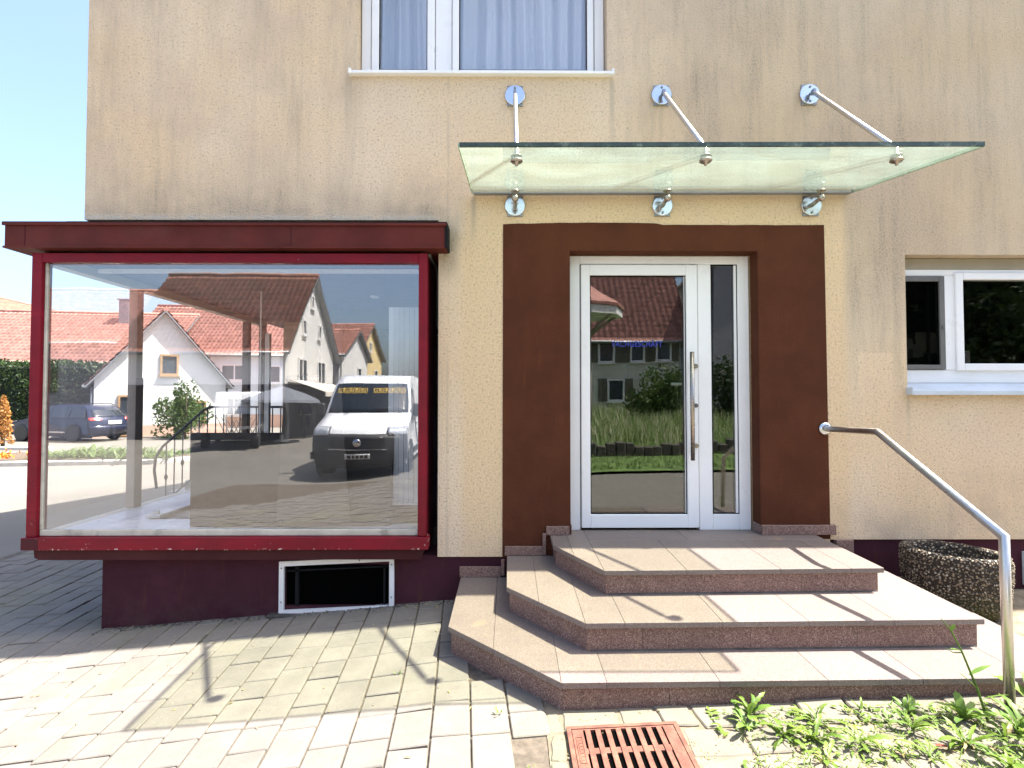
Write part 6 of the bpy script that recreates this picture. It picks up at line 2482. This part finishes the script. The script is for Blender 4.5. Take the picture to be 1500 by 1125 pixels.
V = [(-0.2, 0, 0.98), (-0.14, 0, 1.15), (-0.05, 0, 1.36), (-0.02, 0, 1.48), (0.01, 0, 1.56),
     (-0.04, 0.17, 1.42), (0.08, 0.24, 1.2), (0.21, 0.26, 1.06), (-0.04, -0.17, 1.42), (0.08, -0.24, 1.2), (0.21, -0.26, 1.06),
     (-0.17, 0.10, 0.95), (0.14, 0.12, 0.72), (0.0, 0.12, 0.30), (0.12, 0.12, 0.22),
     (-0.17, -0.10, 0.95), (0.16, -0.12, 0.86), (0.04, -0.12, 0.48), (0.16, -0.12, 0.42)]
E_ = [(0, 1), (1, 2), (2, 3), (3, 4), (2, 5), (5, 6), (6, 7), (2, 8), (8, 9), (9, 10), (0, 11), (11, 12), (12, 13), (13, 14), (0, 15), (15, 16), (16, 17), (17, 18)]
RR = [0.14, 0.135, 0.15, 0.065, 0.055, 0.07, 0.05, 0.035, 0.07, 0.05, 0.035, 0.10, 0.075, 0.05, 0.04, 0.10, 0.075, 0.05, 0.04]
skin_body('body', V, E_, RR, M['navy'], pr)
m_ = MB()
bmesh.ops.create_uvsphere(m_.bm, u_segments=20, v_segments=14, radius=0.105, matrix=Matrix.Translation((0.03, 0, 1.67)) @ Matrix.Diagonal((1.0, 0.82, 1.18, 1)))
for v in m_.bm.verts:
    if v.co.x > 0.11 and abs(v.co.y) < 0.02 and 1.63 < v.co.z < 1.69:
        v.co.x += 0.02
for f_ in m_.bm.faces:
    f_.smooth = True
m_.build('head', M['skin'], pr, True)
m_ = MB()
m_.lathe([(0.125, 0.0), (0.122, 0.05), (0.09, 0.105), (0.0, 0.13)], (0.02, 0, 1.69), 'z', 20, 1.05, 0.9)
m_.build('helmet', M['helmet'], pr, True)
for s_ in (1, -1):
    m_ = MB()
    for k in range(4):
        m_.tube([(0.20 + 0.0 * k, s_ * 0.262 - 0.02 * k * s_, 1.055), (0.245, s_ * 0.262 - 0.02 * k * s_, 1.04), (0.235, s_ * 0.262 - 0.02 * k * s_, 1.01)], [0.011, 0.010, 0.008], 6)
    m_.tube([(0.20, s_ * 0.24, 1.05), (0.215, s_ * 0.215, 1.025)], [0.012, 0.009], 6)
    m_.build('hand', M['skin'], pr, True)
m_ = MB()
m_.box(-0.28, -0.14, -0.13, 0.13, 1.12, 1.45, 0.05)
m_.build('bag', M['orange'], pr, True)

# ------------------------------------------------------------------ side entrance stair with wrought iron rail
stair = thing('side_stair', 'concrete side entrance stair with landing seen through the shop glazing', 'stairs', (-4.4, 3.9, ZL))
m_ = MB()
for i in range(4):
    m_.box(-4.75 - 0.27 * (3 - i) + 0.0, -4.75 - 0.27 * (2 - i), 4.15, 5.1, ZL - 0.1, ZL + 0.17 * (i + 1), 0.006)
m_.split('step', M['concrete'], stair)
m_ = MB()
m_.box(-4.2, -3.245, 4.15, 5.1, ZL - 0.1, ZL + 0.80, 0.006)
m_.build('landing', M['concrete'], stair)
rl = thing('stair_railing', 'dark wrought iron stair railing with curved end and knobbed balusters', 'railing', (-5.4, 4.1, ZL))
top = [(-5.42, 4.10, -1.40), (-5.46, 4.10, -1.12), (-5.44, 4.10, -0.92), (-5.34, 4.10, -0.76), (-4.72, 4.10, -0.20), (-4.62, 4.10, -0.15), (-3.40, 4.10, -0.15)]
m_ = MB()
m_.tube(top, 0.020, 8)
m_.build('top_rail', M['iron'], rl)
m_ = MB()
m_.tube([(-5.30, 4.10, -1.62), (-4.62, 4.10, -1.02), (-3.40, 4.10, -1.0)], 0.012, 6)
m_.build('bottom_rail', M['iron'], rl)
def zrail(x):
    for (a, _, za), (b, _, zb) in zip(top[3:], top[4:]):
        if a <= x <= b:
            return za + (zb - za) * (x - a) / (b - a)
    return -0.5
def zbot(x):
    return -1.62 + (x + 5.30) / 0.68 * 0.60 if x < -4.62 else -1.01
for i in range(16):
    x = -5.28 + i * 0.125
    zb2, zt2 = zbot(x), zrail(x)
    m_ = MB()
    m_.tube([(x, 4.10, zb2), (x, 4.10, zt2)], 0.0095, 6)
    if i % 2 == 0:
        zz = zb2 + (zt2 - zb2) * 0.42
        m_.lathe([(0.0095, -0.05), (0.022, -0.02), (0.026, 0), (0.022, 0.02), (0.0095, 0.05)], (x, 4.10, zz), 'z', 10)
    m_.build('baluster', M['iron'], rl)

# ------------------------------------------------------------------ low creeping growth between the rosettes
m_ = MB()
for i in range(1200):
    x = min(2.75, max(0.95, rw_.gauss(1.75, 0.5)))
    y = rw_.uniform(-1.98, -1.44)
    if mnoise.noise((x * 5, y * 5, 2)) < 0.08:
        continue
    a = rw_.random() * 6.28
    leaf_blade(m_, (x, y, g(x) + rw_.uniform(-.005, 0.02)), (math.cos(a), math.sin(a), rw_.uniform(.05, .8)), rw_.uniform(.02, .06), rw_.uniform(0.008, 0.02), 0.4, 0, 2)
kind(m_.build('ground_cover', M['weed']), 'stuff')


def tree(name, label, x, y, z, h, r, mat, group):
    o = thing(name, label, 'tree', (x, y, z), 0, group)
    m_ = MB()
    m_.tube([(x, y, z - 0.2), (x + 0.1, y, z + h * 0.35), (x, y + 0.1, z + h * 0.75)], [0.22, 0.16, 0.05], 9)
    for k in range(7):
        a = k * 2.4
        z0 = z + h * (0.25 + 0.07 * k)
        m_.tube([(x, y, z0), (x + math.cos(a) * r * 0.6, y + math.sin(a) * r * 0.6, z0 + h * 0.18)], [0.07, 0.02], 6)
    m_.build('trunk', M['bark'], o)
    cl = []
    for k in range(26):
        a, e = rv.random() * 6.28, rv.random()
        rr_ = r * (0.35 + 0.5 * rv.random()) * (1.0 - 0.5 * e)
        cl.append((x + math.cos(a) * rr_, y + math.sin(a) * rr_, z + h * (0.28 + 0.66 * e), r * rv.uniform(.25, .42)))
    m_ = MB()
    def tp():
        c = rv.choice(cl)
        d = Vector((rv.gauss(0, 1), rv.gauss(0, 1), rv.gauss(0, 0.8))).normalized() * c[3] * rv.random() ** 0.3
        return (c[0] + d.x, c[1] + d.y, c[2] + d.z)
    leaf_cloud(m_, 9000, tp, 0.16)
    m_.build('crown', M[mat], o)
    return o


tree('garden_tree', 'dark garden tree beyond the meadow, mirrored in the window by the handrail', 16.2, -14.0, -1.0, 7.5, 3.0, 'hedge', 'garden trees')
tree('garden_tree', 'broad tree beside the dark garden tree at the road bend', 21.5, -15.0, -1.0, 8.0, 3.4, 'hedge', 'garden trees')
tree('garden_tree', 'bushy tree farther back behind the meadow', 19.0, -21.0, -1.0, 8.5, 3.6, 'shrubleaf', 'garden trees')

# ------------------------------------------------------------------ litter and grit along the wall base and in the corners
m_ = MB()
for i in range(330):
    x = rw_.uniform(-3.05, -0.4)
    y = 0.02 - abs(rw_.gauss(0, 0.035)) - 0.004
    s_ = rw_.uniform(0.003, 0.010)
    a = rw_.random() * 3
    m_.hexa([(x + s_ * q[0] * math.cos(a) - s_ * q[1] * math.sin(a), y + s_ * q[0] * math.sin(a) + s_ * q[1] * math.cos(a), g(x) - 0.002 + q[2] * s_ * 0.6) for q in ((-1, -1, 0), (1, -.8, 0), (1, 1, 0), (-.9, 1, 0), (-.6, -.7, 1), (.7, -.6, 1), (.6, .7, 1), (-.6, .6, 1))])
kind(m_.build('grit', M['darkstone']), 'stuff')
m_ = MB()
for i in range(150):
    if i < 60:
        x, y = rw_.uniform(-3.0, -0.4), 0.01 - abs(rw_.gauss(0, 0.06))
    else:
        x, y = rw_.uniform(-3.5, 2.6), rw_.uniform(-1.95, -0.1)
    if inside_steps(x, y):
        continue
    a = rw_.random() * 6.28
    leaf_blade(m_, (x, y, g(x) + 0.004), (math.cos(a), math.sin(a), rw_.uniform(.0, .35)), rw_.uniform(.012, .04), rw_.uniform(.005, .012), 0.2, 0, 2)
kind(m_.build('leaf_litter', M['dryweed']), 'stuff')
